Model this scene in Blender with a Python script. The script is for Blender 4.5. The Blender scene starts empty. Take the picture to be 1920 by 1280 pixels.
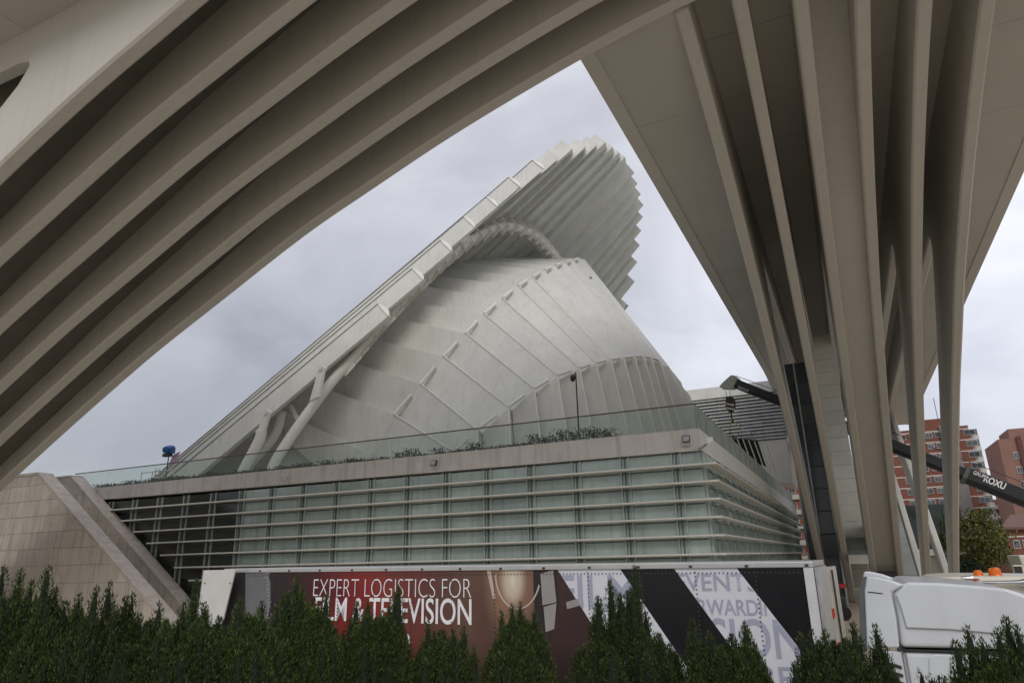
import bpy, bmesh, math, random
import numpy as np
from mathutils import Matrix, Vector
random.seed(7); rng = np.random.default_rng(7)
S = bpy.context.scene
COL = S.collection

# ------------------------------------------------------------------ camera
FPX, CX, CY = 1280.0, 960.0, 640.0            # 24 mm lens, measured on the 1920 px photograph
HZ, ROLL, XV = 410.0, 0.0244, 1600.0
_dz = FPX * FPX / HZ
_w = np.array([-ROLL * _dz, _dz, -FPX]); _w /= np.linalg.norm(_w)
_v = np.array([XV - CX, -(HZ - ROLL * (XV - CX)), -FPX]); _v -= _w * (_v @ _w); _v /= np.linalg.norm(_v)
CM = np.array([np.cross(_v, _w), _v, _w])
CAM = np.array([0, 0, 4.1])
cam = bpy.data.cameras.new('camera'); cam.lens = 24; cam.sensor_width = 36
cam.clip_start = .05; cam.clip_end = 3000
camo = bpy.data.objects.new('camera', cam); COL.objects.link(camo)
camo.matrix_world = Matrix.Translation(Vector(CAM)) @ Matrix(CM.tolist()).to_4x4()
S.camera = camo

def ray(px, py): return CM @ np.array([px - CX, -(py - CY), -FPX])
def onX(px, py, X): d = ray(px, py); return CAM + d * (X / d[0])
def onY(px, py, Y): d = ray(px, py); return CAM + d * (Y / d[1])
def onZ(px, py, Z): d = ray(px, py); return CAM + d * ((Z - CAM[2]) / d[2])

# ------------------------------------------------------------------ light
SUN_AZ, SUN_EL = math.radians(152), math.radians(36)     # azimuth from +Y towards +X
SUNV = Vector((math.sin(SUN_AZ) * math.cos(SUN_EL), math.cos(SUN_AZ) * math.cos(SUN_EL), math.sin(SUN_EL)))
W = bpy.data.worlds.new('World'); S.world = W; W.use_nodes = True
nt = W.node_tree; nt.nodes.clear()
def N(nt, t, **k):
    n = nt.nodes.new(t)
    for a, b in k.items(): setattr(n, a, b)
    return n
out = N(nt, 'ShaderNodeOutputWorld'); bg = N(nt, 'ShaderNodeBackground'); bg.inputs[1].default_value = .1
sky = N(nt, 'ShaderNodeTexSky', sky_type='NISHITA', sun_disc=False, sun_elevation=SUN_EL, sun_rotation=SUN_AZ, altitude=200)
tc = N(nt, 'ShaderNodeTexCoord')
mp = N(nt, 'ShaderNodeMapping'); mp.inputs['Scale'].default_value = (1, 1, 2.2); mp.inputs['Location'].default_value = (.35, .1, .2)
no = N(nt, 'ShaderNodeTexNoise'); no.inputs['Scale'].default_value = 2.3; no.inputs['Detail'].default_value = 7
no.inputs['Roughness'].default_value = .52; no.inputs['Distortion'].default_value = .5
rp = N(nt, 'ShaderNodeValToRGB'); e = rp.color_ramp.elements
e[0].position = .30; e[0].color = (.66, .67, .76, 1); e[1].position = .72; e[1].color = (1.14, 1.15, 1.22, 1)
gl = N(nt, 'ShaderNodeVectorMath', operation='DOT_PRODUCT')
gv = ray(1960, 780); gv = gv / np.linalg.norm(gv); gl.inputs[1].default_value = gv.tolist()
gm = N(nt, 'ShaderNodeMapRange'); gm.inputs[1].default_value = .80; gm.inputs[2].default_value = 1.0; gm.inputs[3].default_value = 0; gm.inputs[4].default_value = 1
gp = N(nt, 'ShaderNodeMath', operation='POWER'); gp.inputs[1].default_value = 1.6
gs = N(nt, 'ShaderNodeMath', operation='MULTIPLY_ADD'); gs.inputs[1].default_value = 4.6; gs.inputs[2].default_value = 4.35
sc = N(nt, 'ShaderNodeVectorMath', operation='SCALE')
mx = N(nt, 'ShaderNodeMix', data_type='RGBA'); mx.inputs[0].default_value = .9
L = nt.links.new
L(tc.outputs['Generated'], mp.inputs[0]); L(mp.outputs[0], no.inputs[0]); L(no.outputs[0], rp.inputs[0])
L(tc.outputs['Generated'], gl.inputs[0]); L(gl.outputs['Value'], gm.inputs[0]); L(gm.outputs[0], gp.inputs[0]); L(gp.outputs[0], gs.inputs[0])
sz = N(nt, 'ShaderNodeSeparateXYZ'); ov = N(nt, 'ShaderNodeMath', operation='MULTIPLY_ADD'); ov.inputs[1].default_value = 1.05; ov.inputs[2].default_value = .50   # overcast sky: brighter overhead
om = N(nt, 'ShaderNodeMath', operation='MULTIPLY'); L(tc.outputs['Generated'], sz.inputs[0]); L(sz.outputs[2], ov.inputs[0]); L(ov.outputs[0], om.inputs[0]); L(gs.outputs[0], om.inputs[1])
L(rp.outputs[0], sc.inputs[0]); L(om.outputs[0], sc.inputs['Scale'])
L(sky.outputs[0], mx.inputs[6]); L(sc.outputs[0], mx.inputs[7]); L(mx.outputs[2], bg.inputs[0]); L(bg.outputs[0], out.inputs[0])
sun = bpy.data.lights.new('sun', 'SUN'); sun.energy = 0.8; sun.angle = math.radians(30); sun.color = (1, .95, .88)
suno = bpy.data.objects.new('sun', sun); COL.objects.link(suno)
suno.rotation_euler = SUNV.to_track_quat('Z', 'Y').to_euler()
S.view_settings.view_transform = 'Standard'; S.view_settings.look = 'None'
S.view_settings.exposure = 0.68; S.view_settings.gamma = 1
S.render.engine = 'CYCLES'
S.cycles.max_bounces = 8; S.cycles.diffuse_bounces = 5; S.cycles.transparent_max_bounces = 16

# ------------------------------------------------------------------ materials
MATS = {}
def mat(name, col, rough=.6, var=.08, scale=3.0, metal=0, spec=.4, streak=0, bump=0, col2=None, alpha=1, obj=0):
    """painted / stone / metal surface: colour, mottling, vertical run-off streaks, fine relief, per-object tint"""
    if name in MATS: return MATS[name]
    m = bpy.data.materials.new(name); m.use_nodes = True; MATS[name] = m
    t = m.node_tree; b = t.nodes['Principled BSDF']; l = t.links.new
    b.inputs['Roughness'].default_value = rough; b.inputs['Metallic'].default_value = metal
    b.inputs['Specular IOR Level'].default_value = spec; b.inputs['Alpha'].default_value = alpha
    g = N(t, 'ShaderNodeNewGeometry')
    n1 = N(t, 'ShaderNodeTexNoise'); n1.inputs['Scale'].default_value = scale; n1.inputs['Detail'].default_value = 6; n1.inputs['Roughness'].default_value = .6
    l(g.outputs['Position'], n1.inputs[0])
    r = N(t, 'ShaderNodeMapRange'); r.inputs[1].default_value = .3; r.inputs[2].default_value = .7; r.inputs[3].default_value = 1 - var; r.inputs[4].default_value = 1 + var
    l(n1.outputs[0], r.inputs[0]); val = r.outputs[0]
    if streak:
        mpn = N(t, 'ShaderNodeMapping'); mpn.inputs['Scale'].default_value = (2.6, 2.6, .16); l(g.outputs['Position'], mpn.inputs[0])
        n2 = N(t, 'ShaderNodeTexNoise'); n2.inputs['Scale'].default_value = 1.6; n2.inputs['Detail'].default_value = 5; l(mpn.outputs[0], n2.inputs[0])
        r2 = N(t, 'ShaderNodeMapRange'); r2.inputs[1].default_value = .5; r2.inputs[2].default_value = .78; r2.inputs[3].default_value = 1; r2.inputs[4].default_value = 1 - streak
        l(n2.outputs[0], r2.inputs[0]); mm = N(t, 'ShaderNodeMath', operation='MULTIPLY'); l(val, mm.inputs[0]); l(r2.outputs[0], mm.inputs[1]); val = mm.outputs[0]
    if obj:
        oi = N(t, 'ShaderNodeObjectInfo'); r3 = N(t, 'ShaderNodeMapRange'); r3.inputs[3].default_value = 1 - obj; r3.inputs[4].default_value = 1 + obj
        l(oi.outputs['Random'], r3.inputs[0]); mm = N(t, 'ShaderNodeMath', operation='MULTIPLY'); l(val, mm.inputs[0]); l(r3.outputs[0], mm.inputs[1]); val = mm.outputs[0]
    sv = N(t, 'ShaderNodeVectorMath', operation='SCALE'); l(val, sv.inputs['Scale'])
    if col2:
        n3 = N(t, 'ShaderNodeTexNoise'); n3.inputs['Scale'].default_value = scale * .6; n3.inputs['Detail'].default_value = 4; l(g.outputs['Position'], n3.inputs[0])
        r4 = N(t, 'ShaderNodeMapRange'); r4.inputs[1].default_value = .42; r4.inputs[2].default_value = .6; l(n3.outputs[0], r4.inputs[0])
        mxx = N(t, 'ShaderNodeMix', data_type='RGBA'); mxx.inputs[6].default_value = (*col, 1); mxx.inputs[7].default_value = (*col2, 1)
        l(r4.outputs[0], mxx.inputs[0]); l(mxx.outputs[2], sv.inputs[0])
    else: sv.inputs[0].default_value = col
    l(sv.outputs[0], b.inputs['Base Color'])
    if bump:
        bp = N(t, 'ShaderNodeBump'); bp.inputs['Strength'].default_value = bump; bp.inputs['Distance'].default_value = .02
        n5 = N(t, 'ShaderNodeTexNoise'); n5.inputs['Scale'].default_value = scale * 9; n5.inputs['Detail'].default_value = 5; l(g.outputs['Position'], n5.inputs[0])
        l(n5.outputs[0], bp.inputs['Height']); l(bp.outputs[0], b.inputs['Normal'])
    return m
STEEL = mat('white painted steel', (.66, .66, .62), .45, .06, .9, streak=.16)
SHELL = mat('shell plate paint', (.61, .61, .575), .5, .06, .6, streak=.14, obj=.035)
VIS = mat('visor paint', (.66, .66, .62), .45, .07, .5, streak=.12, obj=.03)
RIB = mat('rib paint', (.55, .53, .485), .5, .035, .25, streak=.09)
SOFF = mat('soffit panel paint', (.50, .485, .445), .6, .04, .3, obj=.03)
TUBE = mat('tube paint', (.74, .73, .68), .4, .06, 1.5)
STONE = mat('stone cladding', (.56, .50, .435), .8, .12, 1.2, streak=.35, bump=.2, obj=.07)
CAPST = mat('stone coping', (.50, .44, .39), .8, .14, 2.5, streak=.2, bump=.25, obj=.05)
FASC = mat('pinkish concrete fascia', (.62, .58, .55), .75, .08, 1.5, streak=.28, bump=.1)
FASC2 = mat('white fascia', (.68, .68, .65), .6, .05, 1.5, streak=.1)
LOUV = mat('louver metal', (.70, .675, .61), .38, .06, 2, spec=.5)
MULL = mat('mullion metal', (.45, .50, .47), .4, .08, 2)
DARKM = mat('dark metal', (.035, .035, .035), .45, .2, 4)
BLACK = mat('black rubber', (.015, .015, .015), .7, .2, 6)
PANE = mat('pale green blind glass', (.43, .52, .485), .08, .16, .8, spec=.6, streak=.28, obj=.15)
PANED = mat('dark clear glass', (.045, .052, .048), .06, .3, .6, spec=.6, obj=.3)
CONC = mat('plaza paving', (.44, .37, .28), .8, .1, .8, bump=.1, col2=(.40, .345, .27))
ASPH = mat('asphalt', (.055, .055, .055), .85, .2, 3, bump=.3)
SOIL = mat('soil', (.07, .055, .04), .95, .3, 4, bump=.4)
WHITEP = mat('white truck paint', (.60, .625, .655), .2, .05, 1.2, spec=.5, streak=.08)
CREAM = mat('cream truck paint', (.66, .63, .54), .3, .05, 2)
ALU = mat('aluminium', (.62, .62, .61), .35, .06, 3, metal=.6)
CHROME = mat('chrome', (.8, .8, .8), .12, .02, 3, metal=1)
DOORP = mat('worn beige door panel', (.50, .45, .38), .6, .16, 5, streak=.2)
RUST = mat('rust', (.20, .075, .02), .9, .4, 20)

def emis_free(name, col, rough=.4, **k): return mat(name, col, rough, k.pop('var', .03), k.pop('scale', 4), **k)
def glass(name, tint, alpha, rough=.03):
    if name in MATS: return MATS[name]
    m = bpy.data.materials.new(name); m.use_nodes = True; MATS[name] = m
    t = m.node_tree; t.nodes.clear(); l = t.links.new
    o = N(t, 'ShaderNodeOutputMaterial'); tr = N(t, 'ShaderNodeBsdfTransparent'); tr.inputs[0].default_value = (*tint, 1)
    pb = N(t, 'ShaderNodeBsdfPrincipled'); pb.inputs['Base Color'].default_value = (.48, .53, .51, 1); pb.inputs['Roughness'].default_value = rough
    fr = N(t, 'ShaderNodeFresnel'); fr.inputs[0].default_value = 1.15
    n = N(t, 'ShaderNodeTexNoise'); n.inputs['Scale'].default_value = .9; g = N(t, 'ShaderNodeNewGeometry'); l(g.outputs['Position'], n.inputs[0])
    a = N(t, 'ShaderNodeMath', operation='MULTIPLY_ADD'); l(n.outputs[0], a.inputs[0]); a.inputs[1].default_value = alpha; l(fr.outputs[0], a.inputs[2])
    mxs = N(t, 'ShaderNodeMixShader'); l(a.outputs[0], mxs.inputs[0]); l(tr.outputs[0], mxs.inputs[1]); l(pb.outputs[0], mxs.inputs[2]); l(mxs.outputs[0], o.inputs[0])
    return m
GLASSB = glass('balustrade glass', (.92, .955, .935), .07)
GLASST = glass('tower glass', (.35, .42, .42), .55)

# ------------------------------------------------------------------ helpers
def link(o, parent=None):
    COL.objects.link(o)
    if parent: o.parent = parent
    return o
def thing(name, label, cat, loc=(0, 0, 0), group=None, rz=0):
    o = bpy.data.objects.new(name, None); o.empty_display_size = .3; o.location = loc; o.rotation_euler = (0, 0, rz)
    link(o); o['label'] = label; o['category'] = cat
    if group: o['group'] = group
    return o
def tag(o, label, cat, group=None):
    o['label'] = label; o['category'] = cat
    if group: o['group'] = group
    return o
class MB:
    """collects faces in world coordinates; build() links one mesh object whose origin is its parent's"""
    def __init__(s): s.v = []; s.f = []
    def add(s, vs, fs):
        k = len(s.v); s.v += [tuple(map(float, v)) for v in vs]; s.f += [tuple(i + k for i in f) for f in fs]; return s
    def box(s, x0, x1, y0, y1, z0, z1):
        return s.add([(x, y, z) for z in (z0, z1) for y in (y0, y1) for x in (x0, x1)],
                     [(0, 2, 3, 1), (4, 5, 7, 6), (0, 1, 5, 4), (2, 6, 7, 3), (0, 4, 6, 2), (1, 3, 7, 5)])
    def prism(s, poly, off):
        """poly: list of 3D points; off: 3D extrusion vector"""
        n = len(poly); p = [np.array(q, float) for q in poly]; q = [a + np.array(off, float) for a in p]
        return s.add(p + q, [tuple(range(n))[::-1], tuple(range(n, 2 * n))] + [(i, (i + 1) % n, (i + 1) % n + n, i + n) for i in range(n)])
    def hexa(s, a, b):
        """two quads (4 points each) joined"""
        return s.add(list(a) + list(b), [(3, 2, 1, 0), (4, 5, 6, 7)] + [(i, (i + 1) % 4, (i + 1) % 4 + 4, i + 4) for i in range(4)])
    def tube(s, pts, r, n=10, caps=True):
        pts = [Vector(p) for p in pts]; rr = r if isinstance(r, (list, tuple)) else [r] * len(pts)
        up = Vector((0, 0, 1)); rings = []; k = len(s.v)
        for i, p in enumerate(pts):
            d = (pts[min(i + 1, len(pts) - 1)] - pts[max(i - 1, 0)]).normalized()
            if abs(d.dot(up)) > .97: up = Vector((1, 0, 0))
            a = d.cross(up).normalized(); b = a.cross(d); up = b if abs(b.dot(d)) < .5 else up
            for j in range(n):
                an = 2 * math.pi * j / n; s.v.append(tuple(p + (a * math.cos(an) + b * math.sin(an)) * rr[i]))
        for i in range(len(pts) - 1):
            for j in range(n): s.f.append((k + i * n + j, k + i * n + (j + 1) % n, k + (i + 1) * n + (j + 1) % n, k + (i + 1) * n + j))
        if caps: s.f += [tuple(range(k, k + n))[::-1], tuple(range(k + (len(pts) - 1) * n, k + len(pts) * n))]
        return s
    def bar(s, a, b, w, h=None):
        a = Vector(a); b = Vector(b); d = (b - a).normalized(); h = h or w
        u = Vector((0, 0, 1)) if abs(d.z) < .95 else Vector((1, 0, 0)); x = d.cross(u).normalized(); y = x.cross(d)
        q = lambda p: [p + x * sx * w / 2 + y * sy * h / 2 for sx, sy in ((-1, -1), (1, -1), (1, 1), (-1, 1))]
        return s.hexa(q(a), q(b))
    def build(s, name, m, parent=None, smooth=False, bevel=0, seg=2, recalc=True):
        me = bpy.data.meshes.new(name); me.from_pydata(s.v, [], s.f)
        if recalc:
            bm = bmesh.new(); bm.from_mesh(me); bmesh.ops.recalc_face_normals(bm, faces=bm.faces); bm.to_mesh(me); bm.free()
        o = bpy.data.objects.new(name, me); me.materials.append(m); link(o, parent)
        if parent is not None:
            p = parent; M_ = Matrix.Identity(4)
            while p is not None: M_ = p.matrix_basis @ M_; p = p.parent
            me.transform(M_.inverted())
        if smooth: me.polygons.foreach_set('use_smooth', [True] * len(me.polygons))
        if bevel:
            b = o.modifiers.new('bevel', 'BEVEL'); b.width = bevel; b.segments = seg; b.limit_method = 'ANGLE'; b.angle_limit = .6
        return o
def copy_part(o, parent, off):
    c = o.copy(); COL.objects.link(c); c.parent = parent; c.location = Vector(o.location) + Vector(off); return c
def interp(pts, x):
    xs = [p[0] for p in pts]; ys = [p[1] for p in pts]; return float(np.interp(x, xs, ys))
def smoothcurve(pts, n=6):
    P = [Vector(p) for p in pts]; P = [P[0] * 2 - P[1]] + P + [P[-1] * 2 - P[-2]]; o = []
    for i in range(1, len(P) - 2):
        for k in range(n):
            t = k / n; a, b, c, d = P[i - 1], P[i], P[i + 1], P[i + 2]
            o.append(.5 * ((2 * b) + (c - a) * t + (2 * a - 5 * b + 4 * c - d) * t * t + (3 * b - a - 3 * c + d) * t ** 3))
    o.append(P[-2]); return o
def struct(o): o['kind'] = 'structure'; return o

# ------------------------------------------------------------------ ground
g = MB(); g.add([(-1500, -600, -.05), (1500, -600, -.05), (1500, 2500, -.05), (-1500, 2500, -.05)], [(0, 1, 2, 3)])
struct(g.build('ground', mat('far ground', (.30, .27, .22), .9, .2, .05)))
g = MB(); g.box(-70, 60, 3.2, 22.5, -.3, 0.0); struct(g.build('road', mat('road concrete', (.50, .44, .345), .85, .12, 1.5, bump=.2)))
g = MB(); g.box(-70, 60, 22.5, 130, -.3, .004)
for k in (0,): g.box(-70, 60, 22.3, 22.5, -.3, .13)
struct(g.build('pavement', CONC))
g = MB(); g.box(-70, 60, -40, -.6, -.3, 2.4); struct(g.build('path', mat('path paving', (.50, .42, .32), .8, .1, 1, bump=.1)))
g = MB(); g.add([(-70, -.6, 2.3), (60, -.6, 2.3), (60, 2.9, 1.5), (-70, 2.9, 1.5), (-70, 3.2, -.2), (60, 3.2, -.2)], [(0, 1, 2, 3), (3, 2, 5, 4)])
struct(g.build('terrain', SOIL))

# ------------------------------------------------------------------ raised wings on V shaped ribs
B = [(-9, 22.9), (-4, 22.75), (0, 22.5), (2.6, 22.2), (6.3, 21.45), (11.3, 20.05), (15.3, 18.65), (18.9, 17.3), (23.4, 15.2), (27, 13.5), (30, 11.9), (34, 9.65), (40, 6.1), (46, 2.35), (48.7, .02)]
B = [(float(p.x), float(p.y)) for p in smoothcurve([(t, z, 0) for t, z in B], 4)]
TM = 50.5; SP = 1.93; RW = .5; ZP = 22.6; ZS = 24.5
slot = [(23.3, 21.55), (22.95, 21.2), (23.2, 20.7), (24.2, 19.9), (29.4, 16.2), (39.1, 9.7), (45, 5.4), (48.4, 2.7), (TM, .9)]
slotL = [(23.6, 19.95), (22.1, 19.9), (21.55, 19.75), (21.42, 19.45), (21.8, 18.9), (22.6, 18.25), (29.4, 14.2), (39.1, 8.6), (45, 4.9), (48.4, 2.5), (TM, .9)]
def rib_mesh(t0, sl_):
    bm = bmesh.new()
    slot_loop = sl_ + [(2 * TM - t, z) for t, z in sl_[::-1][1:]]
    o2 = [(t0, interp(B, t0))] + [(t, z) for t, z in B if t > t0 + .2] + [(2 * TM - t, z) for t, z in B[::-1] if t > 0] + [(2 * TM, ZS + .3), (t0, ZS + .3)]
    for loop in (o2, slot_loop):
        vs = [bm.verts.new((0, t, z)) for t, z in loop]
        for i in range(len(vs)): bm.edges.new((vs[i], vs[(i + 1) % len(vs)]))
    bmesh.ops.triangle_fill(bm, use_beauty=True, edges=bm.edges[:])
    r = bmesh.ops.extrude_face_region(bm, geom=bm.faces[:])
    bmesh.ops.translate(bm, vec=(RW, 0, 0), verts=[v for v in r['geom'] if isinstance(v, bmesh.types.BMVert)])
    bmesh.ops.recalc_face_normals(bm, faces=bm.faces[:])
    me = bpy.data.meshes.new('rib'); bm.to_mesh(me); bm.free(); me.materials.append(RIB); return me
def add_ribs(root, s0, t0, sl_):
    me = rib_mesh(t0, sl_)
    for i in range(6):
        o = bpy.data.objects.new('rib', me); link(o, root); o.location = (s0 + SP * i, 0, 0)
        b = o.modifiers.new('bevel', 'BEVEL'); b.width = .075; b.segments = 1; b.limit_method = 'ANGLE'; b.angle_limit = .6
def arm(root, s0, t0, tend, lo_edge, hi_edge, hi_start=None, zj=0, sl_=None, ZP=22.6):
    """local frame: x across the ribs, y along them"""
    add_ribs(root, s0, t0, sl_ or slot)
    sl, sh = s0, s0 + 5 * SP + RW
    # recessed soffit panels between the ribs
    for i in range(5):
        a = s0 + SP * i + RW + .004; b_ = s0 + SP * (i + 1) - .004
        t = t0
        while t < tend:
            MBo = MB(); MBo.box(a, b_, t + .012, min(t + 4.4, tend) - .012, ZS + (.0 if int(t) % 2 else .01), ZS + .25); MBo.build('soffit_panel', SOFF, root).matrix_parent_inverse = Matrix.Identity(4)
            t += 4.4
    # flat side panels with a lip along their outer edge
    for (x_in, edge, ts) in ((sl - .004, lo_edge, t0), (sh + .004, hi_edge, t0)):
        if hi_start and edge is hi_edge: continue
        t = ts
        while t < tend:
            te = min(t + 6.2, tend); m_ = MB()
            x0a, x0b = edge(t + .01), edge(te - .01); sgn = 1 if x_in > x0a else -1
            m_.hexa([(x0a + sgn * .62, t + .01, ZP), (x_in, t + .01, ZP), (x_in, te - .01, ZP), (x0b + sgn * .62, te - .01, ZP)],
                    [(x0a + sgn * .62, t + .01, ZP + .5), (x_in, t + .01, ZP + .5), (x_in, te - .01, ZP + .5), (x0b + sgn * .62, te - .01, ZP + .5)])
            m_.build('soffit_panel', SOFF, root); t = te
        m_ = MB(); a, b_ = edge(ts), edge(tend); sgn = 1 if x_in > a else -1
        m_.hexa([(a, ts, ZP - .06), (a + sgn * .62, ts, ZP - .06), (b_ + sgn * .62, tend, ZP - .06), (b_, tend, ZP - .06)],
                [(a - sgn * .1, ts, ZP + 1.4), (a + sgn * .62, ts, ZP + 1.4), (b_ + sgn * .62, tend, ZP + 1.4), (b_ - sgn * .1, tend, ZP + 1.4)])
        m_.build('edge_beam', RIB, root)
    m_ = MB(); m_.box(lo_edge(t0) + .3, hi_edge(t0) - .3, t0, tend, ZS + .31 + zj, ZS + 6 + zj); m_.build('hull', STEEL, root)

def parent_fix(root):
    pass
# MB.build() writes world coordinates into parent space; the arms are modelled in local space, so build them before turning
wingL = thing('elevated_wing', 'raised white wing on curved ribs sweeping down across the upper left', 'building')
arm(wingL, 9.8, -9.0, 104, lambda t: 7.5, lambda t: 20.2, hi_start=1, zj=.02, sl_=slotL, ZP=21.1)
CSHADE = mat('rib cavity shade paint', (.13, .12, .105), .8, .15, .6)  # dark web colour: the shade between the ribs put into the paint
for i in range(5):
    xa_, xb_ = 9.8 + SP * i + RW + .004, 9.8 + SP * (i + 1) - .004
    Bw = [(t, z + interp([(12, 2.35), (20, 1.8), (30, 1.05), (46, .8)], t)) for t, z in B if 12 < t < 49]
    m_ = MB(); m_.prism([(xa_, t, z) for t, z in Bw] + [(xa_, t + .25, z + .3) for t, z in Bw[::-1]], (xb_ - xa_, 0, 0)); m_.build('web_panel', CSHADE, wingL)
wingL.rotation_euler = (0, 0, math.pi / 2)             # local y -> -X, local x -> Y  (mirrored side order)
for c in wingL.children: pass
wingR = thing('elevated_wing', 'raised white wing on a fan of ribs standing behind the white lorry cab', 'building', (0, 0, 0))
arm(wingR, -2.86, 0.12, 100, lambda t: -6.68 + .0185 * max(t - .8, 0), lambda t: 10.9)
# solid infill, glazed slope and door between the middle ribs of that wing
m_ = MB(); Bt = [(t, z + interp([(2, 2.15), (7, 1.2), (14, .5)], t)) for t, z in B if 2 < t < 49]
x0, x1 = -2.86 + 2 * SP + RW + .004, -2.86 + 3 * SP - .004
m_.prism([(x0, t, z) for t, z in Bt] + [(x0, t + .5, z + .35) for t, z in Bt[::-1]], (x1 - x0, 0, 0)); m_.build('infill_panel', RIB, wingR)
m_ = MB(); m_.box(x0 + .01, x1 - .01, 45.35, 45.6, .05, 2.6); m_.build('door', mat('dark door', (.05, .04, .035), .6), wingR)
x0, x1 = -2.86 + 3 * SP + RW + .1, -2.86 + 4 * SP - .1
for k in range(12):
    f0, f1 = k / 12, (k + .97) / 12
    p = lambda f, dz: [(x0, 52 + 26 * f, 2 + 19.2 * f + dz), (x1, 52 + 26 * f, 2 + 19.2 * f + dz)]
    a, b_ = p(f0, 0), p(f1, 0); c, d = p(f0, .1), p(f1, .1)
    m_ = MB(); m_.hexa([a[0], a[1], b_[1], b_[0]], [c[0], c[1], d[1], d[0]]); m_.build('glass_pane', mat('pale slope glass', (.32, .34, .33), .2, .1, 1, obj=.1), wingR)
for k in range(16):
    m_ = MB(); m_.box(-.5, 1.1, 44.0, 44.3, 4.2 + 1.15 * k + .012, 4.2 + 1.15 * (k + 1) - .012); m_.build('wall_panel', mat('pale wall panel', (.70, .69, .63), .6, .05, 1, obj=.03), wingR)
m_ = MB(); m_.box(-.42, .99, 43.4, 43.44, 3.9, 5.2); m_.build('glass_pane', GLASST, wingR)
m_ = MB(); m_.box(-.42, .99, 43.2, 44.4, 3.2, 3.85); m_.build('slab', STEEL, wingR)
wingR.location = (0, 20.2, 0)

# glass lift tower between the first two ribs
tx0, tx1 = float(onY(1496, 900, 64.8)[0]), float(onY(1552, 900, 64.8)[0])
tw = thing('lift_tower', 'narrow dark glass lift tower between the first two ribs of the fan', 'tower', ((tx0 + tx1) / 2, 64.8, 0))
for k in range(11):
    for j in range(2):
        xa_ = tx0 + (tx1 - tx0) * (.0 if j == 0 else .45) + .08; xb_ = tx0 + (tx1 - tx0) * (.45 if j == 0 else 1)
        MB().box(xa_, xb_, 64.8, 64.86, 1.86 * k + .05, 1.86 * k + 1.82).build('glass_pane', mat('tower dark glass', (.06, .07, .072), .12, .25, .5, obj=.35), tw)
for f in (0, .45, 1): x = tx0 + (tx1 - tx0) * f; MB().box(x - .06, x + .07, 64.6, 64.79, 0, 20.5).build('mullion', mat('tower steel', (.34, .36, .36), .4), tw)
m_ = MB(); m_.box(tx0, tx1, 64.9, 65.25, 0, 20.5); m_.build('core', mat('tower core', (.12, .12, .12), .7), tw)

# wing closing the court at the far end
wb = thing('elevated_wing', 'far wing with rows of metal louvers and blue windows above a curved belly', 'building', (-25, 95, 0))
MB().box(-48, -5.6, 95.4, 104, 18.2, 26).build('wall', mat('rear wall', (.17, .19, .21), .3, .2, 1), wb)
MB().box(-48, -5.2, 94.6, 104.2, 24.6, 26.1).build('fascia', STEEL, wb)
for k in range(14): MB().box(-48, -5.6, 94.7, 95.05, 18.45 + .45 * k, 18.55 + .45 * k).build('louver', LOUV, wb)
for i in range(15):
    for k in range(7):
        MB().box(-26.4 + 1.4 * i, -25.1 + 1.4 * i, 95.2, 95.35, 18.35 + .9 * k, 19.2 + .9 * k).build('window', mat('rear window', (.22, .26, .31), .12, .2, .7, spec=.6, obj=.3), wb)
m_ = MB(); pr = [(-48, 18.25), (-5.6, 18.25), (-5.6, 12.5), (-9, 13.3), (-13, 15.0), (-18, 16.1), (-30, 16.9), (-48, 17.2)]
m_.prism([(x, 94.9, z) for x, z in pr], (0, 9, 0)); m_.build('belly', RIB, wb)

# ------------------------------------------------------------------ podium building
YF, XC = 30.0, -5.2
pod = thing('podium_building', 'low glass podium wrapped in long pale horizontal louvers with a pinkish fascia', 'building', (-25, 30, 0))
diag = lambda z: -44.3 - (8.5 - z) * -1.83      # left slope of the front, X at height z
MB().box(-60, XC - .6, 31.4, 87, 0, 8.3).build('core', mat('podium core', (.10, .105, .10), .8), pod)
MB().box(-60, XC - .2, YF + .2, 87, 8.9, 9.2).build('roof_deck', mat('deck paving', (.60, .57, .52), .8, .08, 1), pod)
m_ = MB(); m_.prism([(-47.6, YF - .25, 9.32), (XC - .004, YF - .25, 9.32), (XC - .004, YF - .25, 8.38), (-44.6, YF - .25, 8.52)], (0, .6, 0)); m_.build('fascia', FASC, pod)
y0 = YF - .25
for k in range(7):
    y1 = y0 + 8.2; MB().box(XC, XC + .35 - .6, y0 + .005, y1 - .005, 8.38, 9.32).build('fascia', FASC2, pod); y0 = y1
lz = [7.75 - .72 * k for k in range(9)]
def louver_profile(y, z): return [(y - .30, z + .012), (y - .27, z + .045), (y + .16, z + .048), (y + .2, z + .02), (y + .2, z - .03), (y - .27, z - .042), (y - .30, z - .012)]
for k, z in enumerate(lz):
    xl = diag(z) + .35
    m_ = MB(); m_.prism([(xl, y, zz) for y, zz in louver_profile(YF - .3, z)], (-4.62 - xl, 0, 0)); m_.build('louver', LOUV, pod)
    if k < 7:
        m_ = MB(); m_.prism([(XC - (y - YF), YF - .62, zz) for y, zz in louver_profile(YF - .35, z)], (0, 56, 0)); m_.build('louver', LOUV, pod)
xm = [-6.51 - 2.305 * k for k in range(18)]
DTR = mat('dark transom', (.13, .155, .145), .5)
for k, z in enumerate(lz):
    MB().box(diag(z) + .4, XC - .1, YF - .03, YF + .015, z - .135, z - .085).build('line_bar', DTR, pod)  # thin dark bar just below each louver
    if k < 7: MB().box(XC - .015, XC + .03, YF + .1, 86, z - .135, z - .085).build('line_bar', DTR, pod)
xs = [XC - .02] + xm
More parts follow.
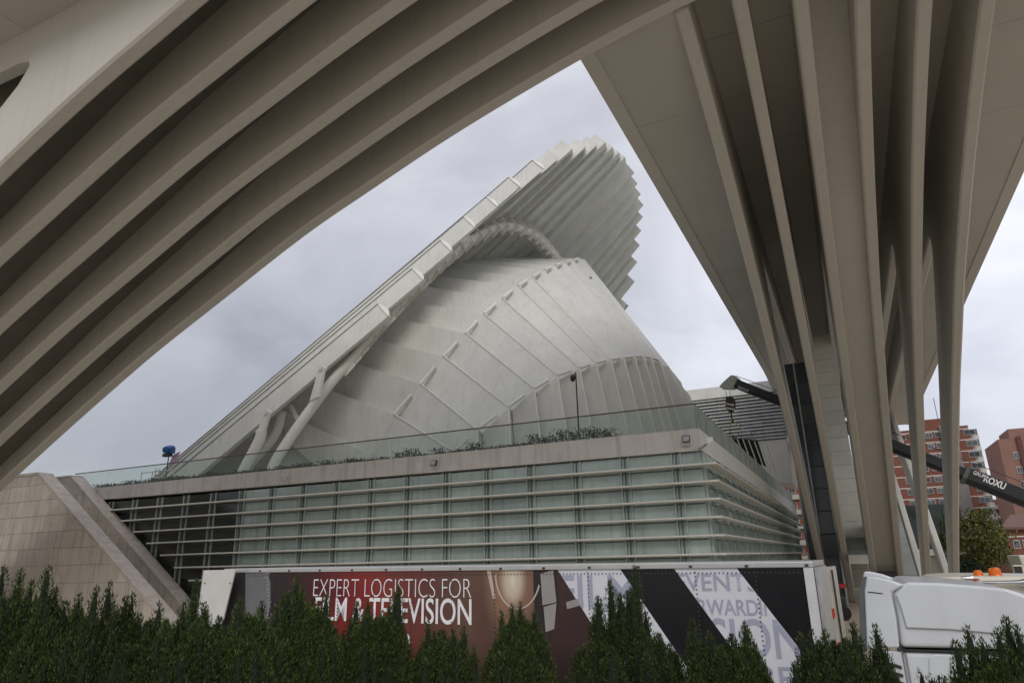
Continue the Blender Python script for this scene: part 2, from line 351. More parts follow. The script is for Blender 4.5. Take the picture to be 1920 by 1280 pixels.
for k in range(len(xs) - 1):
    xr, xl = xs[k], xs[k + 1]
    dark = xr < -30.0
    rows = [8.36] + lz
    for j in range(len(rows) - 1):
        zt, zb = rows[j] - .02, rows[j + 1] + .02
        if xr < diag(zt) - .5 or (zt < 3.2 and xr > -33): continue
        MB().box(xl + .03, xr - .03, YF + .02, YF + .06, zb, zt).build('pane', PANED if dark else PANE, pod)
    MB().box(xl + .155, xl + .205, YF - .05, YF + .018, 0, 8.36).build('mullion', DTR, pod)
    for dx in (-.02, .38):
        MB().box(xl + dx - .035, xl + dx + .035, YF - .08, YF + .02, max(.0, 8.5 - (xl + 44.3) * -.55 if xl < -44 else 0), 8.36).build('mullion', MULL, pod)
for k in range(24):
    ya, yb = YF + .05 + 2.305 * k, YF + .05 + 2.305 * (k + 1)
    rows = [8.36] + lz[:7]
    if k < 9:
        for j in range(len(rows) - 1):
            MB().box(XC - .06, XC - .02, ya + .03, yb - .03, rows[j + 1] + .02, rows[j] - .02).build('pane', PANE, pod)
    else: MB().box(XC - .06, XC - .02, ya + .03, yb - .03, 3.4, 8.34).build('pane', PANE, pod)
    for dy in (0, .4): MB().box(XC - .02, XC + .08, ya + dy - .035, ya + dy + .035, 0, 8.36).build('mullion', MULL, pod)
for k in range(8): MB().box(-30.6 - 2.3 * k, -30.3 - 2.3 * k, YF + .5, YF + .8, 0, 8.3).build('column', STEEL, pod)

# sloping stone stair walls at the left end
def clip(poly, a, b, c):     # keep a*x+b*z<=c
    o = []
    for i in range(len(poly)):
        p, q = poly[i], poly[(i + 1) % len(poly)]; fp, fq = a * p[0] + b * p[1] - c, a * q[0] + b * q[1] - c
        if fp <= 0: o.append(p)
        if fp * fq < 0: t = fp / (fp - fq); o.append((p[0] + (q[0] - p[0]) * t, p[1] + (q[1] - p[1]) * t))
    return o
def stone_wall(label, P, yf, yb, pw, ph, x_left, cap_over):
    """P: top-left, top-right (slope start), slope end as (x,z); panels on the camera side"""
    (xa, za), (xb, zb), (xe, ze) = P
    w = thing('stone_wall', label, 'wall', ((xa + xe) / 2, yf, 0), 'stone walls of the outside stair')
    sl = (ze - zb) / (xe - xb)
    xfoot = xb + (0 - zb) / sl
    core = [(x_left, 0), (xfoot, 0), (xb, zb), (xa, za)] + ([(x_left, za)] if xa > x_left + .1 else [])
    m_ = MB(); m_.prism([(x, yf + .03, z) for x, z in core], (0, yb - yf - .03, 0)); m_.build('core', mat('stone joint', (.47, .42, .36), .9), w)
    z = 0; r = 0
    while z < za:
        x = x_left - (pw / 2 if r % 2 else 0)
        while x < xfoot:
            q = [(x + .012, z + .016), (x + pw - .012, z + .016), (x + pw - .012, z + ph - .012), (x + .012, z + ph - .012)]
            q = clip(q, -1, 0, -x_left); 
            q = clip(q, 0, 1, za - .02) if q else q
            q = clip(q, -sl, 1, zb - sl * xb - .03) if q else q     # under the slope
            if len(q) > 2:
                m_ = MB(); m_.prism([(a, yf + random.uniform(-.004, .004), b) for a, b in q], (0, .06, 0)); m_.build('stone_panel', STONE, w)
            x += pw
        z += ph; r += 1
    n = 7; d = np.array([xfoot - xb, -zb]); d = d / n
    nrm = np.array([-sl, 1]) / math.hypot(sl, 1)
    for i in range(n):
        a = np.array([xb, zb]) + d * i + d * .004; b_ = np.array([xb, zb]) + d * (i + 1) - d * .004
        m_ = MB(); m_.prism([(p[0], yf - cap_over, p[1]) for p in (a, b_, b_ + nrm * .16, a + nrm * .16)], (0, yb - yf + 2 * cap_over, 0)); m_.build('coping_stone', CAPST, w)
    m_ = MB(); m_.box(x_left, xb + .05, yf - cap_over, yb + cap_over, za - .01, za + .15); m_.build('coping_stone', CAPST, w)
    return w
pA = [onY(0, 893, 24), onY(70, 890, 24), onY(262, 1115, 24)]
stone_wall('large stone clad wall sloping down at the far left edge', [(-52, pA[1][2]), (pA[1][0], pA[1][2]), (pA[2][0], pA[2][2])], 24, 24.75, 1.9, .88, -58, .05)
pB = [onY(112, 897, 28.8), onY(120, 897, 28.8), onY(330, 1128, 28.8)]
stone_wall('narrow sloping stone wall along the left end of the louvers', [(pB[0][0], pB[0][2]), (pB[1][0] + .6, pB[1][2]), (pB[2][0], pB[2][2])], 28.8, 29.65, 1.9, .88, pB[0][0] - 14, .03)
st = thing('staircase', 'stone stair climbing between the two sloping stone walls', 'stairs', (-36, 27, 0))
for k in range(40):
    x = -28 - .42 * k; MB().box(x - .44, x, 25.5, 28.7, .225 * k - 2.9, .225 * k - 2.3).build('step', CAPST, st)

# ------------------------------------------------------------------ glass balustrades
bal = thing('glass_balustrade', 'long glass balustrade along the front edge of the terrace', 'railing', (-25, 30, 9.32))
x = XC - .1
while x > -47:
    MB().box(max(x - 2.28, -47.4), x - .02, YF - .02, YF, 9.3, 10.42).build('glass_pane', GLASSB, bal); x -= 2.3
MB().bar((-47.5, YF - .01, 10.45), (XC - .05, YF - .01, 10.45), .07, .05).build('handrail', mat('rail', (.12, .09, .075), .5), bal)
bal2 = thing('glass_balustrade', 'grimy glass balustrade running back from the corner of the terrace', 'railing', (XC, 55, 9.32))
y = YF + .02
while y < 84:
    MB().box(XC - .13, XC - .11, y + .02, y + 2.28, 9.3, 10.45).build('glass_pane', glass('grimy glass', (.55, .60, .56), .55, .55), bal2); y += 2.3

# ------------------------------------------------------------------ concert hall
hall = thing('concert_hall', 'white domed concert hall of overlapping steel plates under a bladed visor', 'building', (-30, 58, 9.2))
YH = 58.0
L0 = [(560, 846, 19), (572, 790, 18.5), (623, 733, 18), (658, 681, 17.5), (697, 641, 17), (736, 605, 16.2), (760, 577, 15.5), (789, 551, 14.7), (809, 532, 13.5), (830, 518, 12), (850, 508, 10.5), (868, 502, 9), (885, 497, 7), (900, 495, 4.5), (915, 494, 2), (925, 494, 0)]
C1 = [(655, 930, 18), (702, 855, 17.9), (748, 781, 17.8), (797, 725, 17.6), (839, 675, 17.2), (879, 633, 16.6), (912, 598, 15.8), (944, 570, 14.7), (972, 547, 13.4), (997, 531, 12), (1019, 517, 10.3), (1038, 508, 8.5), (1057, 502, 6.3), (1072, 497, 4), (1085, 493, 1.5), (1092, 494, 0)]
C2 = [(770, 950, 21.9), (820, 895, 21.8), (862, 852, 21.7), (904, 812, 21.5), (960, 770, 21), (1005, 737, 20.2), (1045, 713, 19.2), (1083, 700, 18), (1111, 690, 16.6), (1137, 683, 15), (1161, 679, 13.2), (1181, 676, 11.3), (1198, 676, 9.3), (1212, 678, 7.2), (1228, 682, 4), (1246, 692, 0)]
pt = lambda q: onY(q[0], q[1], YH - q[2])
HC = np.array([-34, 58, 14.0])
def ribpts(k):
    l, a, b_ = pt(L0[k]), pt(C1[k]), pt(C2[k])
    l = l + (l - a) * .25
    rad = b_[:2] - HC[:2]; rad = rad / np.linalg.norm(rad)
    gpt = np.array([*(b_[:2] + rad * max(b_[2] - 9, 0) * .17), min(9.0, b_[2] - .5)])
    return [l, a, b_, gpt]
R_ = [ribpts(k) for k in range(16)]
# mirrored far half
R_ += [[np.array([p[0], 2 * YH - p[1], p[2]]) for p in R_[k]] for k in range(14, 0, -1)]
def outn(a, b, c):
    n = np.cross(b - a, c - a); n = n / np.linalg.norm(n)
    return n if n @ ((a + b + c) / 3 - HC) > 0 else -n
def plate(q, th, dp, nu=8, nv=3):
    """dp: how far each of the four corners reaches down"""
    g_ = [[(q[0] * (1 - u / nu) + q[1] * u / nu) * (1 - v / nv) + (q[3] * (1 - u / nu) + q[2] * u / nu) * v / nv for v in range(nv + 1)] for u in range(nu + 1)]
    V = [p for r in g_ for p in r]; n0 = len(V); w_ = nv + 1
    F = [(u * w_ + v, (u + 1) * w_ + v, (u + 1) * w_ + v + 1, u * w_ + v + 1) for u in range(nu) for v in range(nv)]
    m_ = MB(); m_.add(V, F); nt_ = len(F); 
    D = [dp[0] * (1 - v / nv) + dp[1] * v / nv for u in range(nu + 1) for v in range(nv + 1)]
    m_.add([p + th * d_ for p, d_ in zip(V, D)], [f[::-1] for f in F])
    rim_ = [g_[u][0] for u in range(nu + 1)] + [g_[nu][v] for v in range(1, nv + 1)] + [g_[u][nv] for u in range(nu - 1, -1, -1)] + [g_[0][v] for v in range(nv - 1, 0, -1)]
    dr_ = [dp[0]] * (nu + 1) + [dp[0] * (1 - v / nv) + dp[1] * v / nv for v in range(1, nv + 1)] + [dp[1]] * nu + [dp[0] * (1 - v / nv) + dp[1] * v / nv for v in range(nv - 1, 0, -1)]
    k_ = len(rim_); m_.add(rim_ + [p + th * d_ for p, d_ in zip(rim_, dr_)], [(i, (i + 1) % k_, (i + 1) % k_ + k_, i + k_) for i in range(k_)])
    o = m_.build('shell_plate', SHELL, hall, recalc=False); sm = [True] * (2 * nt_) + [False] * k_; o.data.polygons.foreach_set('use_smooth', sm); return o
LIP = .46
for k in range(len(R_) - 1):
    lo, hi = R_[k], R_[k + 1]
    flip = k >= 15
    for sgm in range(3):
        a0, a1, b0, b1 = lo[sgm], lo[sgm + 1], hi[sgm], hi[sgm + 1]
        n = outn(a0, a1, b1)
        # the upper edge of each plate stands proud of the next plate's surface
        lift = (.95, .46, .85)[sgm]
        u = n * lift; th = n * -.11
        if sgm == 0: n2 = outn(lo[1], lo[2], hi[2]); u0, u1 = n * lift, (n + n2) / np.linalg.norm(n + n2) * LIP
        elif sgm == 1: n1 = outn(lo[0], lo[1], hi[1]); n2 = outn(lo[2], lo[3], hi[3]); u0 = (n + n1) / np.linalg.norm(n + n1) * LIP; u1 = (n + n2) / np.linalg.norm(n + n2) * LIP
        else: n1 = outn(lo[1], lo[2], hi[2]); u0 = (n + n1) / np.linalg.norm(n + n1) * LIP; u1 = n * lift
        if flip: top = [a0 + u0, a1 + u1, b1, b0]
        else: top = [a0, a1, b1 + u1, b0 + u0]
        plate(top, -n, (lift + .08, .09) if flip else (.09, lift + .08))
    if not flip and 0 < k < 14:
        for c in ((1, 2) if k < 9 else (2,)):
            def cn(j):
                a = outn(lo[max(j - 1, 0)], lo[max(j - 1, 0) + 1], hi[max(j - 1, 0) + 1]); b2 = outn(lo[min(j, 2)], lo[min(j, 2) + 1], hi[min(j, 2) + 1]); return (a + b2) / np.linalg.norm(a + b2)
            m_ = MB(); m_.bar(hi[c] + cn(c) * (LIP + .03), hi[c + 1] + cn(c + 1) * ((LIP if c == 1 else .85) + .03), .075, .09); m_.build('lit_edge_bar', TUBE, hall)  # paler bar added along the plate edge to stand for light on it
    if not flip and 0 < k < 13:
        for c, nm in ((1, 'strut'), (2, 'strut')):
            n = outn(lo[c - 1], lo[c], hi[c]) ; n2 = outn(lo[c], lo[c + 1], hi[c + 1]); nn = (n + n2) / np.linalg.norm(n + n2)
            p = hi[c] + nn * (LIP + .06); nx = R_[k + 2][c] - hi[c]; q = hi[c] + nx * .64 + nn * .52
            r_ = .115 if c == 1 else .11
            if np.linalg.norm(nx) < 4.5: MB().tube([p, q], r_, 8).build(nm, TUBE, hall, smooth=False)
bw = [onY(*q, YH - y_) for q, y_ in (((450, 800), 20.0), ((612, 705), 17.6), ((700, 905), 17.4), ((370, 905), 20.5))]
m_ = MB(); m_.hexa(bw, [p + np.array([0, .3, 0]) for p in bw]); m_.build('base_wall', SHELL, hall)
# closing skin behind the plates
m_ = MB(); inner = [[HC + (p - HC) * .965 for p in r] for r in R_]
vs = [p for r in inner for p in r]; m_.add(vs, [(k * 4 + j, k * 4 + j + 1, k * 4 + j + 5, k * 4 + j + 4) for k in range(len(inner) - 1) for j in range(3)])
m_.build('inner_skin', SHELL, hall)
# visor: a cone of long blades, axis in the X-Z plane
AL = math.radians(40.0); A = np.array([math.cos(AL), 0, math.sin(AL)]); NV = np.array([-A[2], 0, A[0]])
# rim of the visor: picture x of a blade tip -> half width, height above the axis, reach along the axis
RIM = [(1165, 0, 41.68, 15.72), (1118, 7.74, 41.0, 14.43), (1057, 12.4, 39.81, 11.32), (1000, 15.2, 37.96, 7.69), (945, 16.7, 36.98, 4.69), (922, 17.1, 36.58, 3.44), (878, 17.5, 36.18, 1.15), (835, 17.8, 35.64, -1.28), (785, 18.1, 35.05, -4.14), (728, 18.4, 34.3, -7.57)]
_rx = [-r[0] for r in RIM]
rim = lambda px, c: float(np.interp(-px, _rx, [r[c] for r in RIM]))
TIPS = [1165, 1153, 1141, 1129, 1116, 1100, 1080, 1058, 1035, 1008, 965, 922, 878, 835, 785, 728]
def vpt(a, y, n, sgn): return A * a + NV * n + np.array([0, YH + sgn * y * (1 - .0128 * a), 0])
for sgn in (-1, 1):
    for k in range(len(TIPS) - 1):
        yi, yo = rim(TIPS[k], 1), rim(TIPS[k + 1], 1); ni, no_ = rim(TIPS[k], 2), rim(TIPS[k + 1], 2); ar = rim(TIPS[k + 1], 3)
        off = float(np.interp(k, [4, 9], [0, .78])); h = 1.4
        ti, to = ni + off, no_ + off; far_ = sgn > 0
        sec = [(max(yi - .06, 0), ti + .02), (yo, to + .04), (yo, to - h), (max(yi - .06, 0), ti - h * (.56 if far_ else .74))]
        if k >= 9: sec = [(yo - .42, to + .12), (yo, to + .08), (yo, to - h), (yo - .42, to - h + .12)]
        m_ = MB(); m_.hexa([vpt(-31.5, y, n, sgn) for y, n in sec], [vpt(ar, y, n, sgn) for y, n in sec]); bl = m_.build('visor_blade', VIS, hall)
        if k >= 8 and sgn < 0:
            q = [(yo + .012, to + .1), (yo + .012, to + .0), (yo - .05, to + .0), (yo - .05, to + .1)]
            m_ = MB(); m_.hexa([vpt(-31.5, y, n, sgn) for y, n in q], [vpt(ar - .02, y, n, sgn) for y, n in q]); m_.build('edge_strip', mat('dark grey strip', (.20, .195, .18), .8, .3, 2), bl)  # thin dark grey strip along the blade's top edge
        if k >= 8 and sgn < 0:    # lens shaped end plate
            q = [vpt(ar + a_, yo - dy_, to + .1 - (h + .1) * f, sgn) for f, a_, dy_ in ((0, 0, -.02), (.25, .16, .12), (.5, .24, .2), (.75, .2, .18), (1, .05, .05), (1, 0, -.02), (.5, -.03, -.03))]
            m_ = MB(); m_.prism(q, (0, -.05, 0)); m_.build('end_plate', TUBE, bl)
# tubular arch below the visor, with fins tying it to the blades
tb = [(1052, 500, 0), (1030, 470, 3), (1000, 440, 6.5), (950, 425, 10.5), (900, 440, 13.5), (850, 475, 16), (800, 520, 17.5), (750, 570, 18.5), (700, 625, 19.3), (655, 678, 20), (625, 712, 20.6), (590, 757, 21.2), (555, 805, 21.8), (520, 858, 22.3), (508, 885, 22.5)]
tp = smoothcurve([pt(q) for q in tb], 6)
far = [Vector((p.x, 2 * YH - p.y, p.z)) for p in tp[1:50]][::-1]
MB().tube(far + tp, .36, 12).build('arch_tube', TUBE, hall, smooth=True)
for i in range(1, 56, 2):
    for s_ in (-1, 1):
        if s_ == 1 and i > 34: continue
        p = np.array(tp[i]); d = np.array(tp[i + 1]) - np.array(tp[i - 1]); d = d / np.linalg.norm(d)
        yy = abs(p[1] - YH); a = p @ A
        up_n = 1.9
        e1 = NV * up_n; side = d * .035
        q = [p - e1 * .33 + A * .5, p - e1 * .33 - A * .5, p + e1 * 1.1 - A * .75, p + e1 * 1.1 + A * .75]
        if s_ == 1: q = [np.array([v[0], 2 * YH - v[1], v[2]]) for v in q]; side = side * np.array([1, -1, 1])
        m_ = MB(); m_.hexa([v - side for v in q], [v + side for v in q]); m_.build('arch_fin', TUBE, hall)
# pinned legs under the low edge of the visor
for (top, mid, bot, yy, kink) in (((601, 692), (588, 748), (555, 800), 22.2, 0), ((498, 775), (482, 825), (455, 885), 23.2, 1)):
    T_, M_, Bo = [onY(*q, YH - yy) for q in (top, mid, bot)]
    d = M_ - T_; w_ = np.array([.34, 0, .1])
    m_ = MB(); m_.hexa([T_ - w_ * .8, T_ + w_ * .8, M_ + w_ * 1.15, M_ - w_ * 1.15], [p + np.array([0, .3, 0]) for p in (T_ - w_ * .8, T_ + w_ * .8, M_ + w_ * 1.15, M_ - w_ * 1.15)])
    m_.build('pin_plate', TUBE, hall, bevel=.05)
    m_ = MB(); m_.tube([T_ + np.array([0, -.12, .1]), T_ + np.array([0, .45, .1])], .2, 16); m_.build('pin', TUBE, hall)
    if kink:
        MB().tube(smoothcurve([M_ + np.array([.1, .2, .7]), M_ + np.array([0, .2, 0]), Bo, Bo + (Bo - M_) * .3], 5), .38, 12).build('leg', TUBE, hall, smooth=True)
        q = [onY(*c, YH - 21) for c in ((528, 770), (522, 800), (505, 830), (470, 870), (440, 920))]
        MB().tube(smoothcurve(q, 5), .34, 12).build('leg', TUBE, hall, smooth=True)
MB().bar(onY(545, 760, YH - 21), onY(558, 785, YH - 21), .25, .2).build('brace', TUBE, hall)
m_ = MB(); p = onY(1106, 531, YH - 2.5); q_ = p + np.array([.05, -.55, .05])
m_.box(q_[0] - .1, q_[0] + .3, q_[1] - .1, q_[1] + .4, q_[2] - .2, q_[2] + .28); m_.build('rust_patch', RUST, hall)
# ------------------------------------------------------------------ things on the terrace
def leafcluster(name, pts, size, m, parent=None, aspect=.5, up=.3):
    """small folded leaves at given points"""
    n = len(pts); P = np.asarray(pts, float)
    d = rng.normal(size=(n, 3)); d[:, 2] = np.abs(d[:, 2]) + up; d /= np.linalg.norm(d, axis=1)[:, None]
    e_ = np.cross(d, rng.normal(size=(n, 3))); e_ /= np.linalg.norm(e_, axis=1)[:, None]
    sz = size * rng.uniform(.6, 1.3, size=(n, 1)); w_ = e_ * sz * aspect / 2; l_ = d * sz
    V = np.stack([P, P + l_ * .5 + w_, P + l_, P + l_ * .5 - w_], 1).reshape(-1, 3)
    me = bpy.data.meshes.new(name); me.vertices.add(len(V)); me.vertices.foreach_set('co', V.ravel())
    me.loops.add(4 * n); me.loops.foreach_set('vertex_index', np.arange(4 * n)); me.polygons.add(n)
    me.polygons.foreach_set('loop_start', np.arange(n) * 4); me.polygons.foreach_set('loop_total', np.full(n, 4)); me.update()
    me.materials.append(m); o = bpy.data.objects.new(name, me); link(o, parent)
    if parent is not None: me.transform(Matrix.Translation(parent.location).inverted())
    return o
def leafmat(name, c1, c2, c3=None):
    if name in MATS: return MATS[name]
    m = bpy.data.materials.new(name); m.use_nodes = True; MATS[name] = m; t = m.node_tree; b = t.nodes['Principled BSDF']; l = t.links.new
    b.inputs['Roughness'].default_value = .55; b.inputs['Specular IOR Level'].default_value = .3
    g = N(t, 'ShaderNodeNewGeometry'); r = N(t, 'ShaderNodeValToRGB'); r.color_ramp.elements[0].color = (*c1, 1); r.color_ramp.elements[1].color = (*c2, 1)
    if c3: e_ = r.color_ramp.elements.new(.93); e_.color = (*c2, 1); r.color_ramp.elements[-1].color = (*c3, 1)
    oi = N(t, 'ShaderNodeObjectInfo'); mr = N(t, 'ShaderNodeMapRange'); mr.inputs[3].default_value = .7; mr.inputs[4].default_value = 1.12; l(oi.outputs['Random'], mr.inputs[0])
    vs_ = N(t, 'ShaderNodeVectorMath', operation='SCALE'); l(r.outputs[0], vs_.inputs[0]); l(mr.outputs[0], vs_.inputs['Scale'])
    l(g.outputs['Random Per Island'], r.inputs[0]); l(vs_.outputs[0], b.inputs['Base Color'])
    return m
SHRUB = leafmat('terrace shrub leaf', (.04, .055, .035), (.16, .18, .13))
def ordinal(n): return '%d%s' % (n, 'th' if 10 <= n % 100 <= 20 else {1: 'st', 2: 'nd', 3: 'rd'}.get(n % 10, 'th'))
x = -46.6; k = 0
while x < -9.4:
    dens = 1.0 if x < -20 else .8
    hgt = random.uniform(.25, .5) if x < -22 else random.uniform(.2, .75)
    if x > -12.2: hgt = random.uniform(.6, .85)
    t_ = thing('terrace_shrub', 'small leafy shrub behind the terrace glass, %s from the left end of the row' % ordinal(k + 1), 'shrub', (x, 30.9, 9.2), 'shrubs planted behind the terrace glass')
    n = 230
    P = np.stack([rng.normal(x, .26, n), rng.normal(30.85, .22, n), 9.25 + np.abs(rng.uniform(.05, 1, n)) * hgt], 1)
    leafcluster('foliage', P, .115, SHRUB, t_)
    m_ = MB()
    for q in range(5): m_.bar((x, 30.9, 9.15), (x + random.uniform(-.3, .3), 30.9 + random.uniform(-.2, .2), 9.2 + hgt), .018)
    m_.build('stem', mat('stem', (.06, .045, .03), .9), t_)
    x += random.uniform(.45, .72); k += 1

def floodlight(px, py, label, white=False, flip=1):
    p = onY(px, py, YF - .45); f = thing('floodlight', label, 'light', p.tolist(), 'floodlights on the pinkish fascia')
    body = TUBE if white else DARKM
    m_ = MB(); x, y, z = p
    m_.hexa([(x - .17, y - .12, z - .14), (x + .17, y - .12, z - .14), (x + .17, y - .05, z + .16), (x - .17, y - .05, z + .16)],
            [(x - .13, y + .1, z - .1), (x + .13, y + .1, z - .1), (x + .13, y + .12, z + .1), (x - .13, y + .12, z + .1)]); m_.build('housing', body, f, bevel=.015)
    m_ = MB(); m_.hexa([(x - .13, y - .128, z - .1), (x + .13, y - .128, z - .1), (x + .13, y - .07, z + .12), (x - .13, y - .07, z + .12)],
            [(x - .13, y - .12, z - .1), (x + .13, y - .12, z - .1), (x + .13, y - .06, z + .12), (x - .13, y - .06, z + .12)]); m_.build('lens', mat('lamp lens', (.45, .46, .45), .1, .2, 8), f)
    m_ = MB(); m_.bar((x - .2, y, z), (x - .2, y + .02, z - .22), .03, .03).bar((x + .2, y, z), (x + .2, y + .02, z - .22), .03, .03).bar((x - .21, y + .02, z - .22), (x + .21, y + .02, z - .22), .05, .03).bar((x, y + .02, z - .22), (x, y + .3, z - .24), .08, .06)
    m_.build('bracket', TUBE, f)
floodlight(531, 896, 'small white floodlight on the left part of the pinkish fascia', True)
floodlight(814, 868, 'dark square floodlight on the middle of the pinkish fascia')
floodlight(1287, 823, 'dark square floodlight near the corner of the fascia')
p = onX(1326, 827, XC + .35); sc_ = thing('security_camera', 'white security camera on the corner of the white fascia', 'camera', p.tolist())
m_ = MB(); m_.bar(p + np.array([-.05, -.3, -.06]), p + np.array([.12, .3, .12]), .2, .2); m_.build('housing', TUBE, sc_, bevel=.02)
m_ = MB(); m_.bar(p + np.array([-.3, 0, -.3]), p + np.array([0, 0, -.08]), .07).bar(p + np.array([-.35, -.15, -.3]), p + np.array([-.35, .15, -.3]), .1); m_.build('bracket', mat('grey bracket', (.3, .3, .3), .5), sc_)
# pole with a dome camera
a, b_ = onY(1086, 822, 33), onY(1078, 698, 33)
pl = thing('camera_pole', 'thin dark pole carrying a dome camera behind the terrace glass', 'pole', a.tolist())
MB().tube([(a[0], a[1], 9.2), (a[0], a[1], b_[2])], [.045, .035], 8).build('pole', DARKM, pl)
MB().bar((a[0], a[1], b_[2] - .1), (a[0] - .2, a[1], b_[2] - .12), .05).build('arm', DARKM, pl)
MB().tube([(a[0] - .18, a[1], b_[2] - .1), (a[0] - .18, a[1], b_[2] - .2), (a[0] - .18, a[1], b_[2] - .38), (a[0] - .18, a[1], b_[2] - .48)], [.06, .14, .13, .05], 12).build('dome', DARKM, pl, smooth=True)

# film lamp on a stand, with its pink gel, on a small scaffold
lp = onY(317, 842, 32); la = thing('film_lamp', 'blue film lamp on a stand beside a pink gel', 'lamp', (lp[0], 32, 9.2))
m_ = MB(); m_.tube([lp + np.array([.02, -.34, -.1]), lp + np.array([0, -.1, -.03]), lp + np.array([-.02, .15, .05]), lp + np.array([-.03, .34, .1])], [.22, .27, .27, .22], 14); m_.build('housing', mat('blue lamp paint', (.035, .12, .38), .35), la, smooth=True)
m_ = MB(); m_.box(lp[0] - .34, lp[0] + .3, lp[1] - .2, lp[1] + .1, lp[2] - .5, lp[2] - .3); m_.build('ballast', DARKM, la)
m_ = MB(); m_.box(lp[0] + .25, lp[0] + .45, lp[1] - .15, lp[1] + .15, lp[2] - .3, lp[2] + .05); m_.build('side_box', mat('blue box', (.05, .11, .28), .5), la)
m_ = MB(); m_.tube([(lp[0] + .05, 32, 9.2), (lp[0] + .05, 32, lp[2] - .3)], .035, 8)
for dx, dy in ((-.5, -.1), (.45, -.2), (.05, .5)): m_.bar((lp[0] + dx, 32 + dy, 9.25), (lp[0] + .05, 32, 9.75), .03)
m_.build('stand', DARKM, la)
ge = MB(); ge.hexa([(lp[0] - .3, 32.3, lp[2] - 1.05), (lp[0] + .45, 32.3, lp[2] - 1.0), (lp[0] + .75, 32.3, lp[2] - .15), (lp[0] + .1, 32.3, lp[2] - .35)],
   [(lp[0] - .3, 32.32, lp[2] - 1.05), (lp[0] + .45, 32.32, lp[2] - 1.0), (lp[0] + .75, 32.32, lp[2] - .15), (lp[0] + .1, 32.32, lp[2] - .35)])
ge.build('gel', mat('pink gel', (.62, .42, .58), .3), la)
sf = thing('scaffold', 'low metal scaffold with a ladder under the film lamp', 'scaffold', (lp[0], 31.5, 9.2))
m_ = MB()
for x in (-1.6, -.55, .5, 1.5): m_.tube([(lp[0] + x, 31.4, 9.2), (lp[0] + x, 31.4, 10.35)], .03, 6)
for z in (9.75, 10.3): m_.tube([(lp[0] - 1.65, 31.4, z), (lp[0] + 1.55, 31.4, z)], .03, 6)
m_.build('rail', ALU, sf)
m_ = MB()
for x in (-.1, .25): m_.tube([(lp[0] + x, 31.2, 9.2), (lp[0] + x, 31.3, 10.5)], .03, 6)
for k in range(5): m_.tube([(lp[0] - .1, 31.22, 9.35 + .24 * k), (lp[0] + .25, 31.22, 9.35 + .24 * k)], .02, 6)
m_.build('ladder', ALU, sf)

# ------------------------------------------------------------------ lettering
def text(s_, name, m, parent, M_, width, height, bold=0.0, depth=.004, planes=()):
    cu = bpy.data.curves.new(name, 'FONT'); cu.body = s_; cu.size = 1; cu.offset = bold; cu.extrude = 0
    o = bpy.data.objects.new('tmp', cu); COL.objects.link(o); dg = bpy.context.evaluated_depsgraph_get()
    me = bpy.data.meshes.new_from_object(o.evaluated_get(dg)); bpy.data.objects.remove(o)
    co = np.empty(len(me.vertices) * 3); me.vertices.foreach_get('co', co); co = co.reshape(-1, 3)
    mn, mx_ = co.min(0), co.max(0); co[:, 0] = (co[:, 0] - mn[0]) / (mx_[0] - mn[0]) * width; co[:, 1] = (co[:, 1] - mn[1]) / (mx_[1] - mn[1]) * height
    me.vertices.foreach_set('co', co.ravel()); me.transform(M_)
    for co_, no2 in planes:
        bm = bmesh.new(); bm.from_mesh(me); bmesh.ops.bisect_plane(bm, geom=bm.verts[:] + bm.edges[:] + bm.faces[:], plane_co=co_, plane_no=no2, clear_outer=True); bm.to_mesh(me); bm.free()
    me.materials.clear(); me.materials.append(m)
    ob = bpy.data.objects.new(name, me); link(ob, parent); return ob

# ------------------------------------------------------------------ semi-trailer
TL = 13.6; tA = np.array([-14.28, 13.9, 4.06]); tB = np.array([-.69, 13.4, 3.965])   # top of the camera side, left and right ends
tu = (tB - tA) / np.linalg.norm(tB - tA); tn = np.array([tu[1], -tu[0], 0]); tn /= np.linalg.norm(tn)      # tn: towards the camera
if tn[1] > 0: tn = -tn
tz = np.cross(tn, tu) * -1; tz = tz if tz[2] > 0 else -tz
TL = float(np.linalg.norm(tB - tA)); TH = 2.75
trail = thing('semi_trailer', 'long semi-trailer printed with white lettering and diagonal stripes behind the hedge', 'trailer')
T0 = tA - tz * TH
trail.matrix_world = Matrix((( *[tu[0]], -tn[0], tz[0], T0[0]), (tu[1], -tn[1], tz[1], T0[1]), (tu[2], -tn[2], tz[2], T0[2]), (0, 0, 0, 1)))
trail_M = trail.matrix_world.copy()
loc, rot, sca = trail_M.decompose(); trail.location = loc; trail.rotation_mode = 'QUATERNION'; trail.rotation_quaternion = rot
def uv(px, py):
    d = ray(px, py); t_ = ((tA - CAM) @ tn) / (d @ tn); p = CAM + d * t_ - T0; return float(p @ tu), float(p @ tz)
class LB(MB):   # local builder: coordinates are already in the parent's space
    def build(s, name, m, parent, **k):
        bevel = k.get('bevel', 0); me = bpy.data.meshes.new(name); me.from_pydata(s.v, [], s.f)
        bm = bmesh.new(); bm.from_mesh(me); bmesh.ops.recalc_face_normals(bm, faces=bm.faces); bm.to_mesh(me); bm.free()
        o = bpy.data.objects.new(name, me); me.materials.append(m); link(o, parent)
        if k.get('smooth'): me.polygons.foreach_set('use_smooth', [True] * len(me.polygons))
        if bevel:
            b = o.modifiers.new('bevel', 'BEVEL'); b.width = bevel; b.segments = k.get('seg', 2); b.limit_method = 'ANGLE'; b.angle_limit = .6
        return o
